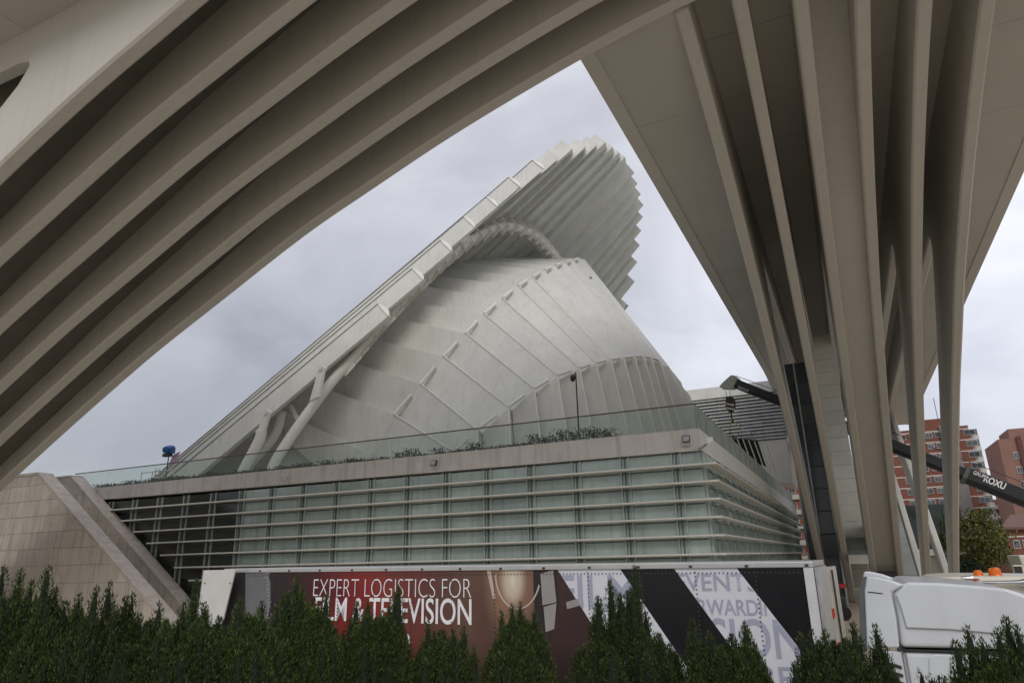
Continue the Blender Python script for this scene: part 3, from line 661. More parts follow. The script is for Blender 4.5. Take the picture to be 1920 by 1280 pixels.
# printed side: dark maroon photograph print with a bright flare
def printmat():
    m = bpy.data.materials.new('trailer print'); m.use_nodes = True; t = m.node_tree; b = t.nodes['Principled BSDF']; l = t.links.new
    b.inputs['Roughness'].default_value = .28
    tc_ = N(t, 'ShaderNodeTexCoord'); sx = N(t, 'ShaderNodeSeparateXYZ'); l(tc_.outputs['Object'], sx.inputs[0])
    nz = N(t, 'ShaderNodeTexNoise'); nz.inputs['Scale'].default_value = .7; nz.inputs['Detail'].default_value = 3; l(tc_.outputs['Object'], nz.inputs[0])
    ad = N(t, 'ShaderNodeMath', operation='MULTIPLY_ADD'); l(nz.outputs[0], ad.inputs[0]); ad.inputs[1].default_value = 2.6; l(sx.outputs[0], ad.inputs[2])
    dv = N(t, 'ShaderNodeMath', operation='DIVIDE'); l(ad.outputs[0], dv.inputs[0]); dv.inputs[1].default_value = 12.0
    r = N(t, 'ShaderNodeValToRGB'); el = r.color_ramp.elements
    cols = [(0, (.03, .03, .035)), (.2, (.028, .018, .022)), (.30, (.08, .012, .016)), (.42, (.24, .022, .022)), (.50, (.22, .035, .028)), (.58, (.12, .045, .038)), (.68, (.13, .07, .052)), (.76, (.06, .03, .028)), (.9, (.045, .025, .025))]
    el[0].position, el[0].color = cols[0][0], (*cols[0][1], 1); el[1].position, el[1].color = cols[-1][0], (*cols[-1][1], 1)
    for p_, c_ in cols[1:-1]: e_ = el.new(p_); e_.color = (*c_, 1)
    l(dv.outputs[0], r.inputs[0])
    # flare
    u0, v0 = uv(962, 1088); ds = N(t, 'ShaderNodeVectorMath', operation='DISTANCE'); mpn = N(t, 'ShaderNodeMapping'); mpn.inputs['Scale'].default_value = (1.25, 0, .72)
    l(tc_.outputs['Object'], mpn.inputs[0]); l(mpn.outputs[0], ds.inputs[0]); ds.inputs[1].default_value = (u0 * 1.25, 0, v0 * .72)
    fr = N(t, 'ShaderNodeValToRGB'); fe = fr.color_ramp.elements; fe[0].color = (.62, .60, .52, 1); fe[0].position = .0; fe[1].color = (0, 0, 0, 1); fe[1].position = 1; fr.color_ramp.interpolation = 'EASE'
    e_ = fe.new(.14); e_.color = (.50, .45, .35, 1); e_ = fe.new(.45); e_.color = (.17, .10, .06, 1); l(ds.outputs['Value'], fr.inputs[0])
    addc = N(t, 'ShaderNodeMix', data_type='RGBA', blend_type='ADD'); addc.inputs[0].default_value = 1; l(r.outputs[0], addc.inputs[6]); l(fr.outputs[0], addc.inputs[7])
    # the print gets darker towards its lower edge
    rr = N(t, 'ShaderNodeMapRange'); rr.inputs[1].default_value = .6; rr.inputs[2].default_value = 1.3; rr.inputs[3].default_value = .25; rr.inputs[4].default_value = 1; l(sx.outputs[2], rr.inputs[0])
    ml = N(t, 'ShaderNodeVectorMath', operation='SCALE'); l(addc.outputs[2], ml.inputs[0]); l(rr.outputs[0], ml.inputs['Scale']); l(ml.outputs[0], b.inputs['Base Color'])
    return m
PRINT = printmat()
tw_ = 2.5
LB().box(-.78, TL, .0, tw_, 0, TH - .06).build('box_body', mat('trailer inside', (.3, .3, .3), .6), trail)
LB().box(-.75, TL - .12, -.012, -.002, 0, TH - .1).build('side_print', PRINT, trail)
LB().box(-.8, TL + .02, -.05, tw_ + .05, TH - .1, TH).build('roof_rail', ALU, trail, bevel=.015)
LB().box(-.02, TL + .02, -.03, .02, -.12, 0).build('bottom_rail', ALU, trail)
LB().box(TL - .13, TL + .02, -.035, .1, -.1, TH - .1).build('corner_post', mat('trailer post', (.62, .63, .64), .35), trail)
LB().box(TL - .1, TL + .02, tw_ - .1, tw_ + .03, -.1, TH - .1).build('corner_post', mat('trailer post', (.62, .63, .64), .35), trail)
STW = mat('stripe white', (.64, .65, .70), .3, .04, 2); STB = mat('stripe black', (.012, .012, .014), .25, .2, 2); LAV = mat('stripe lettering', (.36, .37, .47), .35); WHT = mat('white lettering', (.80, .80, .82), .35)
def dec(poly, name, m, lv=0):
    y = -.016 - .004 * lv
    LB().prism([(u, y, v) for u, v in poly], (0, .003, 0)).build(name, m, trail)
def stripe(xa, xb, m, slope):
    (ua, _), (ub, vt) = uv(xa, 1062), uv(xb, 1062); vt = TH - .1
    return [(ua, vt), (ub, vt), (min(ub + slope * vt, TL - .13), max(0, vt - (TL - .13 - ub) / slope if ub + slope * vt > TL - .13 else 0)), (min(ua + slope * vt, TL - .13), 0)]
u1, v1 = uv(1046, 1062); u2, v2 = uv(1106, 1157); SLP = (u2 - u1) / (v1 - v2)
e_ = [uv(x, 1061)[0] for x in (1046, 1163, 1264, 1381)]; vt = TH - .1; ub = lambda u: u + SLP * vt
dec([(e_[0], vt), (e_[1], vt), (ub(e_[1]), 0), (ub(e_[0]), 0)], 'stripe', STW)
dec([(e_[1], vt), (e_[2], vt), (ub(e_[2]), 0), (ub(e_[1]), 0)], 'stripe', STB)
umax = TL - .135
q = clip([(e_[2], vt), (ub(e_[2]), 0), (ub(e_[3]), 0), (e_[3], vt)], 1, 0, umax); dec(q, 'stripe', STW)
q = clip([(e_[3], vt), (ub(e_[3]), 0), (umax + 3, 0), (umax + 3, vt)], 1, 0, umax); dec(q, 'stripe', STB)
def put(s_, x0, y0, x1, y1, m, bold=0, lv=1, rot=0, between=None):
    """text from pixel box: left-bottom (x0,y1) to right-top (x1,y0)"""
    ua, va = uv(x0, y1); ub_, vb = uv(x1, y0); M_ = Matrix(((1, 0, 0, ua), (0, 0, 1, -.018 - .004 * lv), (0, 1, 0, va), (0, 0, 0, 1)))
    pl_ = [((e_[between] + .01, 0, vt), (-1, 0, -SLP)), ((e_[between + 1] - .01, 0, vt), (1, 0, SLP))] if between is not None else ()
    return text(s_, 'lettering', m, trail, M_, ub_ - ua, vb - va, bold, planes=pl_)
put('EXPERT LOGISTICS FOR', 588, 1084, 885, 1117, WHT, -.02)
put('FILM & TELEVISION', 590, 1121.5, 885, 1162, WHT, .010)
put('FILM', 1050, 1077, 1192, 1139, LAV, .012, between=0); put('EVENTS', 1269, 1074, 1418, 1107, LAV, .012, between=2)
put('ORWARDING', 1285, 1124, 1478, 1151, LAV, .012, between=2); put('SION', 1338, 1161, 1500, 1229, LAV, .012, between=2); put('RE', 1428, 1250, 1485, 1290, LAV, .012, between=2)
put('TA', 622, 1228, 640, 1240, mat('pink lettering', (.62, .34, .36), .4), .01); put('DE', 622, 1206, 640, 1222, mat('pink lettering', (.62, .34, .36), .4), .01)
put('O', 752, 1186, 770, 1212, WHT, .02)
ua, va = uv(497, 1068); M_ = Matrix(((.18, .98, 0, ua), (0, 0, 1, -.022), (-.98, .18, 0, va), (0, 0, 0, 1)))
text('dynamic-fr', 'lettering', mat('grey lettering', (.30, .30, .33), .4), trail, M_, 1.25, .2, -.005)
GREYP = mat('print grey', (.30, .28, .27), .4); DKP = mat('print dark', (.03, .022, .022), .4)
P_ = lambda *q: [uv(*a) for a in q]
dec(P_((461, 1067), (500, 1067), (508, 1090), (508, 1130), (498, 1180), (461, 1180)), 'print_shape', mat('print steel', (.15, .155, .165), .35), 0)
dec(P_((1000, 1066), (1042, 1064), (1048, 1130), (1034, 1200), (1006, 1210), (1002, 1130)), 'print_shape', DKP, 0)
dec(P_((1014, 1075), (1038, 1068), (1044, 1128), (1018, 1134)), 'print_shape', GREYP, 1)
dec(P_((1020, 1137), (1044, 1130), (1040, 1178), (1024, 1184)), 'print_shape', GREYP, 1)
dec(P_((1062, 1128), (1088, 1120), (1096, 1132), (1064, 1141)), 'print_shape', GREYP, 1)
dec(P_((913, 1065), (920, 1065), (930, 1120), (925, 1122)), 'print_shape', mat('print light', (.5, .42, .36), .4), 1)
def arc(cx, cy, rx, ry, a0, a1, w, n=18):
    o = [uv(cx + rx * math.cos(math.radians(a0 + (a1 - a0) * i / n)), cy + ry * math.sin(math.radians(a0 + (a1 - a0) * i / n))) for i in range(n + 1)]
    i_ = [uv(cx + (rx - w) * math.cos(math.radians(a0 + (a1 - a0) * i / n)), cy + (ry - w) * math.sin(math.radians(a0 + (a1 - a0) * i / n))) for i in range(n + 1)]
    for k in range(n): pass
    return [(o[k], o[k + 1], i_[k + 1], i_[k]) for k in range(n)]
m_ = LB()
for qd in arc(972, 1072, 44, 70, 20, 178, 3): m_.prism([(u, -.021, v) for u, v in qd], (0, .003, 0))
m_.build('print_shape', mat('print light', (.5, .42, .36), .4), trail)
for k in range(12):   # riveted panel seams
    u = 1.0 + 1.06 * k; m_ = LB(); v = .1
    while v < TH - .14: m_.box(u - .011, u + .011, -.032, -.026, v, v + .022); v += .075
    m_.build('rivet_row', mat('rivets', (.07, .06, .06), .4), trail)['kind'] = 'stuff'
m_ = LB(); u = .1
while u < TL - .2: m_.box(u, u + .022, -.032, -.026, TH - .19, TH - .168); u += .075
m_.build('rivet_row', mat('rivets', (.07, .06, .06), .4), trail)['kind'] = 'stuff'
for k in range(14): LB().box(.5 + k, .56 + k, -.06, -.05, TH - .085, TH - .045).build('clip', DARKM, trail)
# rear: open door leaf, lock rods and load bars
LB().box(TL + .03, TL + .06, .12, tw_ - .1, 0, TH - .1).build('tail_frame', mat('tail grey', (.34, .34, .33), .5, .2, 6), trail)
for k in range(5): LB().box(TL + .06, TL + .10, .2 + .45 * k, .28 + .45 * k, 0, TH - .12).build('load_bar', ALU, trail)
for k, c_ in enumerate(((.45, .04, .02), (.5, .12, .02), (.45, .04, .02))): LB().box(TL + .06, TL + .12, 1.9 + .02 * k, 2.1, .5 + .6 * k, .66 + .6 * k).build('red_strap', mat('red strap%d' % k, c_, .6), trail)
dl = LB(); dl.hexa([(TL + .05, tw_ + .02, -.05), (TL + .09, tw_ + .02, -.05), (TL + .09, tw_ + .02, TH - .14), (TL + .05, tw_ + .02, TH - .14)],
                   [(TL + .12, tw_ + 1.2, -.05), (TL + .16, tw_ + 1.2, -.05), (TL + .16, tw_ + 1.2, TH - .14), (TL + .12, tw_ + 1.2, TH - .14)]); 
dl.build('rear_door', DOORP, trail)
for k, u in enumerate((.25, .5, .8)):
    LB().tube([(TL + .12 + .06 * u, tw_ + .98 * u, 0), (TL + .12 + .06 * u, tw_ + .98 * u, TH - .2)], .02, 6).build('lock_rod', ALU if k else DARKM, trail)
# white front panel standing proud at the left end, underframe and wheels
fp = LB(); pp = P_((399, 1068), (458, 1067), (440, 1145), (396, 1145)); pp = pp[:2] + [(pp[1][0] - .55, 0.2), (pp[0][0] - .05, .2)]
fp.prism([(u, -.30, v) for u, v in pp], (0, .05, 0)); fp.build('white_panel', mat('white side panel', (.62, .62, .60), .4, .06, 2), trail, bevel=.01)
m_ = LB()
for (a_, b2) in ((pp[0], .12), (pp[1], -.12)):
    for v in (TH - .35, TH - .9): m_.tube([(a_[0] + b2, -.315, v), (a_[0] + b2, -.295, v)], .018, 8)
m_.build('bolt', DARKM, trail)
LB().box(.4, TL - .2, .6, .75, -.55, -.12).build('chassis_beam', DARKM, trail); LB().box(.4, TL - .2, 1.75, 1.9, -.55, -.12).build('chassis_beam', DARKM, trail)
for u in (8.6, 9.9, 11.2):
    for y in (.02, 2.0): LB().tube([(u, y, -.72), (u, y + .38, -.72)], .5, 20).build('wheel', BLACK, trail)
for y in (.5, 1.9): LB().box(2.6, 2.75, y, y + .12, -1.22, -.1).build('landing_leg', DARKM, trail)

# ------------------------------------------------------------------ white tractor cab
CY0 = 9.5
cabp = lambda px, py: onY(px, py, CY0)
cx0 = float(cabp(1622, 1150)[0])
lorry = thing('lorry_cab', 'white high roofed lorry cab standing in front of the fan of ribs', 'lorry', (cx0, CY0, 0))
def pz(px, py): p = cabp(px, py); return (float(p[0]), float(p[2]))
roof = [pz(1690, 1214), pz(1684, 1160), pz(1674, 1112), pz(1688, 1098), pz(1702, 1091), pz(1760, 1092), pz(1840, 1098), pz(1885, 1103), pz(1915, 1112), pz(1960, 1130), pz(2010, 1165), pz(2060, 1222)]
m_ = MB(); m_.prism([(x, CY0 + .02, z) for x, z in roof], (0, 2.45, 0)); o = m_.build('roof', WHITEP, lorry, bevel=.05, seg=3)
zs = roof[0][1]; xr = roof[-1][0]
# rounded shoulder and swage line on the roof side
sw = [pz(1700, 1176), pz(1690, 1140), pz(1680, 1115), pz(1692, 1101), pz(1704, 1094.5), pz(1760, 1095.5), pz(1840, 1101), pz(1885, 1106), pz(1912, 1115), pz(1955, 1133), pz(2000, 1166), pz(2022, 1200), pz(1930, 1192), pz(1860, 1186), pz(1780, 1179)]
m_ = MB(); m_.prism([(x, CY0 - .012, z) for x, z in sw], (0, .05, 0)); m_.build('roof_side', WHITEP, lorry, bevel=.012, seg=3)
side = [pz(1626, 1216), pz(1621, 1108), pz(1625, 1080), pz(1640, 1080), pz(1668, 1086), pz(1696, 1096), pz(1671, 1111), pz(1681, 1160), pz(1687, 1214)]
m_ = MB(); m_.prism([(x, CY0, z) for x, z in side], (0, .12, 0)); m_.build('air_deflector', WHITEP, lorry, bevel=.025, seg=3)
m_ = MB(); m_.prism([(x, CY0 + 2.33, z) for x, z in side], (0, .12, 0)); m_.build('air_deflector', WHITEP, lorry, bevel=.025, seg=3)
fl = [pz(1626, 1111), pz(1660, 1113), pz(1672, 1108), pz(1660, 1109), pz(1626, 1107)]
m_ = MB(); m_.prism([(x, CY0 - .004, z) for x, z in [pz(1627, 1110), pz(1655, 1113), pz(1655, 1111), pz(1627, 1108)]], (0, .01, 0)); m_.build('seam', DARKM, lorry)
ed = [pz(1612, 1222), pz(1611, 1110), pz(1617, 1082), pz(1625, 1080), pz(1621, 1108), pz(1626, 1222)]
m_ = MB(); m_.prism([(x, CY0 + .03, z) for x, z in ed], (0, .08, 0)); m_.build('rubber_edge', mat('grey rubber', (.10, .105, .11), .5), lorry)
m_ = MB(); m_.box(roof[0][0] - .04, xr, CY0 + .02, CY0 + 2.45, zs - .035, zs - .015); m_.build('roof_seam', DARKM, lorry)
body = [(roof[0][0] + .0, zs - .04), (xr + .05, zs - .04), (xr + .22, 1.9), (xr + .22, .45), (roof[0][0], .45)]
m_ = MB(); m_.prism([(x, CY0 + .03, z) for x, z in body], (0, 2.43, 0)); m_.build('cab_body', WHITEP, lorry, bevel=.05, seg=3)
bx0 = side[0][0] + .02
m_ = MB(); m_.box(bx0, roof[0][0] - .01, CY0 + .03, CY0 + .1, 1.0, zs - .04); m_.build('side_fairing', WHITEP, lorry, bevel=.015)
for k in range(11):
    z = zs - .12 - .085 * k
    m_ = MB(); m_.prism([(bx0 + .06, CY0 + .015, z), (roof[0][0] - .03, CY0 + .015, z - .07), (roof[0][0] - .03, CY0 + .015, z - .1), (bx0 + .06, CY0 + .015, z - .04)], (0, .02, 0)); m_.build('vent_slot', DARKM, lorry)
wn = [pz(1742, 1232), pz(1750, 1226), pz(1900, 1232), pz(1900, 1350), pz(1742, 1345)]
m_ = MB(); m_.prism([(x, CY0 + .012, z) for x, z in wn], (0, .03, 0)); m_.build('locker_door', WHITEP, lorry, bevel=.014)
m_ = MB(); m_.box(xr - .75, xr - .05, CY0 + .015, CY0 + .05, 2.1, 2.95); m_.build('side_window', PANED, lorry)
m_ = MB(); p = pz(1712, 1300); m_.box(p[0] - .006, p[0] + .006, CY0 + .022, CY0 + .04, 1.0, zs - .06); m_.build('seam', mat('seam grey', (.2, .2, .21), .5), lorry)
for x in (cx0 - 2.4, xr - .6):
    for y in (CY0 + .05, CY0 + 2.1): MB().tube([(x, y, .5), (x, y + .33, .5)], .5, 20).build('wheel', BLACK, lorry)
MB().box(cx0 - 3.4, xr - .2, CY0 + .7, CY0 + 1.8, .6, .95).build('chassis', DARKM, lorry)

# second lorry behind it: cream roof with beacons and a horn
lp2 = onY(1742, 1086, 14.5); l2 = thing('lorry_cab', 'cream lorry roof with two orange beacons and a chrome horn', 'lorry', (lp2[0], 14.5, 0))
q0 = float(lp2[0]); zt2 = float(onY(1790, 1080, 14.5)[2])
rf = [(q0, zt2 - .12), (q0 + .12, zt2 - .02), (q0 + .5, zt2), (q0 + 1.2, zt2 - .01), (q0 + 2.1, zt2 - .04), (q0 + 2.35, zt2 - .2), (q0 + 2.45, zt2 - 1.3), (q0, zt2 - 1.3)]
m_ = MB(); m_.prism([(x, 14.5, z) for x, z in rf], (0, 2.4, 0)); m_.build('roof', CREAM, l2, bevel=.05, seg=3)
m_ = MB(); m_.box(q0 + .02, q0 + 2.5, 14.52, 16.88, .5, zt2 - 1.31); m_.build('cab_body', CREAM, l2, bevel=.04)
for px, s_ in ((1836, .75), (1868, 1.0)):
    p = onY(px, 1084, 14.9); z0 = zt2 - .02; z1 = z0 + .15 * s_
    m_ = MB(); r_ = .10 * s_; m_.tube([(p[0], 14.9, z0), (p[0], 14.9, z0 + .03), (p[0], 14.9, z1 - .045), (p[0], 14.9, z1 - .012), (p[0], 14.9, z1)], [r_ * 1.1, r_, r_ * .95, r_ * .7, r_ * .3], 16); m_.build('beacon', mat('orange beacon', (.70, .15, .015), .12, .1, 9), l2, smooth=False)
hp = onY(1866, 1092, 14.4)
m_ = MB(); m_.tube([hp + np.array([-.35, 0, .0]), hp + np.array([.05, 0, 0]), hp + np.array([.33, 0, -.0]), hp + np.array([.46, 0, -.0]), hp + np.array([.52, 0, -.0])], [.025, .03, .04, .075, .1], 12); m_.build('horn', CHROME, l2, smooth=True)
m_ = MB(); m_.tube([hp + np.array([-.3, .0, .08]), hp + np.array([-.45, 0, .08]), hp + np.array([-.45, 0, -.06])], .04, 8); m_.build('horn_valve', CHROME, l2)
M_ = Matrix(((1, 0, 0, onY(1805, 1094, 14.48)[0] - q0), (0, 0, 1, -.015), (0, 1, 0, onY(1805, 1094, 14.48)[2] - 0), (0, 0, 0, 1)))
text('VS', 'lettering', mat('dark red lettering', (.36, .02, .03), .4), l2, M_, .26, .085, .03)
for x in (q0 + .5, q0 + 1.9): MB().tube([(x, 14.55, .5), (x, 14.9, .5)], .5, 18).build('wheel', BLACK, l2)
# third vehicle far right: pale truck body with a mirror
lp3 = onY(1890, 1046, 34); l3 = thing('truck', 'pale truck with a large mirror at the right edge', 'truck', (lp3[0] + 1, 34, 0))
x3, z3 = float(lp3[0]), float(lp3[2])
m_ = MB(); m_.prism([(x3 + .35, 34, z3 + .1), (x3 + 3, 34, z3 + .1), (x3 + 3, 34, .6), (x3 + .75, 34, .6)], (0, 2.4, 0)); m_.build('cab_body', CREAM, l3, bevel=.06)
m_ = MB(); m_.prism([(x3 + .05, 33.7, z3 - .25), (x3 + .38, 33.7, z3 - .25), (x3 + .5, 33.7, z3 - 1.0), (x3 - .25, 33.7, z3 - 1.0), (x3 - .25, 33.7, z3 - .62), (x3 + .02, 33.7, z3 - .62)], (0, .12, 0)); m_.build('mirror', CREAM, l3, bevel=.04)
m_ = MB(); m_.box(x3 + .07, x3 + .32, 33.66, 33.69, z3 - .62, z3 - .3); m_.build('mirror_glass', DARKM, l3)
m_ = MB(); m_.box(x3 + .7, x3 + 2, 33.96, 33.99, z3 - 1.0, z3 - .3); m_.build('side_window', PANED, l3)
for x in (x3 + 1.2, x3 + 2.5): MB().tube([(x, 33.98, .5), (x, 34.3, .5)], .48, 16).build('wheel', BLACK, l3)

# ------------------------------------------------------------------ crane boom, hook and load
BY = 66.0
ba, bb, bc = onY(1374, 717, BY), onY(1748, 863, BY), onY(1925, 936, BY)
crane = thing('crane', 'black telescopic crane boom with white lettering passing behind the ribs', 'crane', (34, BY, 0))
bd = (bc - ba) / np.linalg.norm(bc - ba); bn = np.cross(bd, np.array([0, 1, 0])); bn = bn if bn[2] > 0 else -bn
def boom(s0, s1, h, w):
    a = ba + bd * s0; b2 = ba + bd * s1; m_ = MB(); Y_ = np.array([0, 1, 0])
    sec = [(-.5, .5), (.5, .5), (.5, -.2), (.28, -.5), (-.28, -.5), (-.5, -.2)]
    p = [a + Y_ * u * w + bn * v * h for u, v in sec]; q = [b2 + Y_ * u * w + bn * v * h for u, v in sec]
    m_.add(p + q, [tuple(range(6)), tuple(range(6, 12))] + [(i, (i + 1) % 6, (i + 1) % 6 + 6, i + 6) for i in range(6)]); return m_
BOOMM = mat('boom paint', (.022, .024, .026), .4, .2, 2)
Lb = float(np.linalg.norm(bb - ba)); Lc = float(np.linalg.norm(bc - ba))
boom(.3, 9, .84, .7).build('boom_section', BOOMM, crane, bevel=.03); Lk = float(np.linalg.norm(onY(1812, 888, BY) - ba)); boom(8.9, Lk + .2, 1.0, .85).build('boom_section', BOOMM, crane, bevel=.03)
boom(Lk, Lc + 22, 1.28, 1.1).build('boom_section', BOOMM, crane, bevel=.03)
boom(Lk - .2, Lk + .1, 1.45, 1.25).build('boom_collar', mat('boom collar', (.10, .10, .095), .5), crane)
m_ = MB(); m_.prism([ba + bn * .55 + bd * .5, ba + bn * .7 - bd * .1, ba + bn * .6 - bd * .45, ba - bn * .3 - bd * .85, ba - bn * .8 - bd * 1.0, ba - bn * .9 - bd * .6, ba - bn * .5 + bd * .4], (0, .5, 0)); m_.build('boom_head', mat('head cream', (.42, .43, .36), .5, .2, 4), crane)
def boomtext(px, py, s_, wd, ht, bold, al=.0):
    p = onY(px, py, BY - .62); z_ = np.array([0, -1, 0]); M4 = np.eye(4); M4[:3, 0] = bd; M4[:3, 1] = bn; M4[:3, 2] = z_; M4[:3, 3] = p
    text(s_, 'lettering', WHT, crane, crane.matrix_basis.inverted() @ Matrix(M4.tolist()), wd, ht, bold)
boomtext(1824, 888, 'GRUPO', 1.05, .3, .01); boomtext(1843, 902, 'ROXU', 1.45, .55, .03)
boomtext(1383, 727, 'GRUPO ROXU', 1.0, .22, .0)
cab_l = MB(); cab_l.tube([ba + bn * .7, ba + bn * 1.1 + bd * 14, bc + bn * 1.15], .03, 5); cab_l.build('cable', DARKM, crane)
m_ = MB(); m_.box(32, 40, BY - 1.3, BY + 1.3, .8, 2.2).box(33, 36, BY - 1.2, BY + 1.2, 2.2, 3.6); m_.build('carrier', CREAM, crane, bevel=.05)
for x in (33, 35, 37.5, 39): MB().tube([(x, BY - 1.3, .6), (x, BY - .9, .6)], .6, 16).build('wheel', BLACK, crane)
hk = onY(1369, 757, BY); hh = thing('hook_block', 'striped crane hook block hanging on cables above the terrace', 'hook', hk.tolist())
HS = np.array([0, 0, 1.0])
m_ = MB()
for dx in (-.28, .12): m_.tube([ba + np.array([-.5 + dx, .2, -.7]), hk + np.array([dx * .7, .0, .6])], .025, 5)
m_.build('cable', DARKM, hh)
m_ = MB(); x, y, z = hk; m_.prism([(x - .28, y - .25, z + .7), (x + .28, y - .25, z + .7), (x + .5, y - .25, z + .3), (x + .45, y - .25, z - .4), (x + .15, y - .25, z - .8), (x - .2, y - .25, z - .8), (x - .45, y - .25, z - .3)], (0, .5, 0)); m_.build('block', DARKM, hh, bevel=.03)
for k in range(2): MB().prism([(x - .38, y - .27, z + .1 - .4 * k), (x + .4, y - .27, z - .12 - .4 * k), (x + .36, y - .27, z - .3 - .4 * k), (x - .34, y - .27, z - .08 - .4 * k)], (0, .02, 0)).build('stripe', mat('block stripe', (.6, .5, .48), .5), hh)
m_ = MB(); m_.tube([(x, y, z - .8), (x - .02, y, z - 1.3), (x + .1, y, z - 1.6), (x - .1, y, z - 1.75)], .07, 8); m_.build('hook', DARKM, hh)
m_ = MB(); m_.bar((x - .05, y, z - 1.5), (x - .35, y, z - 2.4), .09).bar((x, y, z - 1.5), (x + .75, y, z - 2.5), .06); m_.build('sling', mat('yellow sling', (.55, .40, .04), .7), hh)
ld = thing('lifted_load', 'bundle of white poles and black cloth hanging from the crane hook', 'load', (x, y, z - 4))
m_ = MB()
for k in range(9):
    xx = x - 1.2 + .48 * k; yy = y - .6 + .17 * k; m_ = MB(); m_.tube([(xx, yy, z - 2.9 - .12 * k), (xx + .9, yy - .2, z - 5.7 - .38 * k)], .06, 6); m_.build('pole', TUBE, ld)
m_ = MB(); m_.hexa([(x - .9, y, z - 3), (x + 1.9, y + .5, z - 3.6), (x + 2.4, y + .5, z - 6), (x + .3, y, z - 5.2)], [(x - .8, y + .9, z - 2.8), (x + 1.9, y + 1.3, z - 3.4), (x + 2.3, y + 1.3, z - 5.9), (x + .3, y + .9, z - 5)]); m_.build('cloth', BLACK, ld)
for k in range(16):
    a = np.array([x + random.uniform(-1.5, 2.2), y + random.uniform(-.3, .8), z - 2.6 - random.uniform(0, 1)]); MB().bar(a, a + rng.normal(size=3) * np.array([.7, .4, .35]), .05).build('fitting', ALU if k % 2 else DARKM, ld)

# yard machine beside the trailer, and white canopy slab with a floodlight
fk = onZ(1574, 1162, 0); fk = fk * np.array([1, 1, 0]); sS = fk[1] / 13.0
ym = thing('yard_machine', 'small dark yard machine with an orange lamp beyond the open trailer door', 'machine', fk.tolist())
fx, fy = fk[0], fk[1]
for dx in (-.35, .35): MB().tube([(fx + dx, fy - .4, .42), (fx + dx, fy - .05, .42)], .42, 16).build('wheel', BLACK, ym)
m_ = MB(); m_.prism([(fx - .8, fy - .3, .5), (fx + .6, fy - .3, .5), (fx + .55, fy - .3, 1.35), (fx - .1, fy - .3, 1.5), (fx - .6, fy - .3, 1.2)], (0, 1.1, 0)); m_.build('body', DARKM, ym, bevel=.05)
m_ = MB()
for dx in (-.6, .3): m_.bar((fx + dx, fy, 1.3), (fx + dx - .1, fy, 2.5), .09)
m_.bar((fx - .75, fy, 2.5), (fx + .35, fy, 2.5), .12, .1); m_.build('guard', DARKM, ym)
m_ = MB(); m_.tube([(fx - .1, fy - .32, 1.6), (fx - .1, fy - .32, 1.85)], .16, 10); m_.build('beacon', mat('orange beacon', (.70, .15, .015), .12, .1, 9), ym)
m_ = MB(); m_.box(fx + .1, fx + .7, fy + .5, fy + .9, 1.9, 2.15); m_.build('red_case', mat('red case', (.4, .03, .04), .5), ym)
# lobby behind the ribs: dark glass wall, steps and a pale slab
lob = thing('glass_lobby', 'dark glazed lobby with shutters and pale slab behind the ribs', 'building', (2, 96, 0))
for k in range(9): MB().box(-5.1 + 1.9 * k, -3.28 + 1.9 * k, 96, 96.1, 4.2, 9.2).build('glass_pane', mat('lobby glass', (.05, .065, .065), .08, .25, .4, obj=.3), lob)
MB().box(-5.2, 12, 95.7, 97, 3.5, 4.2).build('slab', STEEL, lob)
for k in range(14): MB().box(-5.1, 3, 95.9, 96.2, .25 * k, .25 * k + .2).build('shutter_slat', mat('shutter', (.34, .30, .25), .6), lob)
MB().box(3, 12, 95.95, 96.4, 0, 3.5).build('wall', mat('lobby wall', (.30, .28, .26), .7), lob)
MB().box(-5.2, 12, 96.5, 99, 0, 9.3).build('core', mat('podium core', (.10, .105, .10), .8), lob)
sl = onY(1497, 995, 87); MB_ = thing('canopy_slab', 'thin white slab with a small black floodlight beside the far end of the podium', 'canopy', (-3.5, 87, 0))
MB().box(sl[0], sl[0] + 4.0, 87, 89, sl[2] - .15, sl[2] + .25).build('slab', STEEL, MB_)
fl = onY(1538, 945, 86.5); m_ = MB(); m_.box(fl[0] - .5, fl[0] + .4, 86.2, 86.8, fl[2] - .5, fl[2] + .7); m_.build('floodlight', DARKM, MB_, bevel=.05)
m_ = MB(); m_.box(fl[0] - .1, fl[0] + .9, 86.2, 86.6, fl[2] - 2.2, fl[2] - .6); m_.build('housing', ALU, MB_, bevel=.1)
MB().tube([(fl[0], 86.9, 0), (fl[0], 86.9, fl[2])], .05, 8).build('post', ALU, MB_)

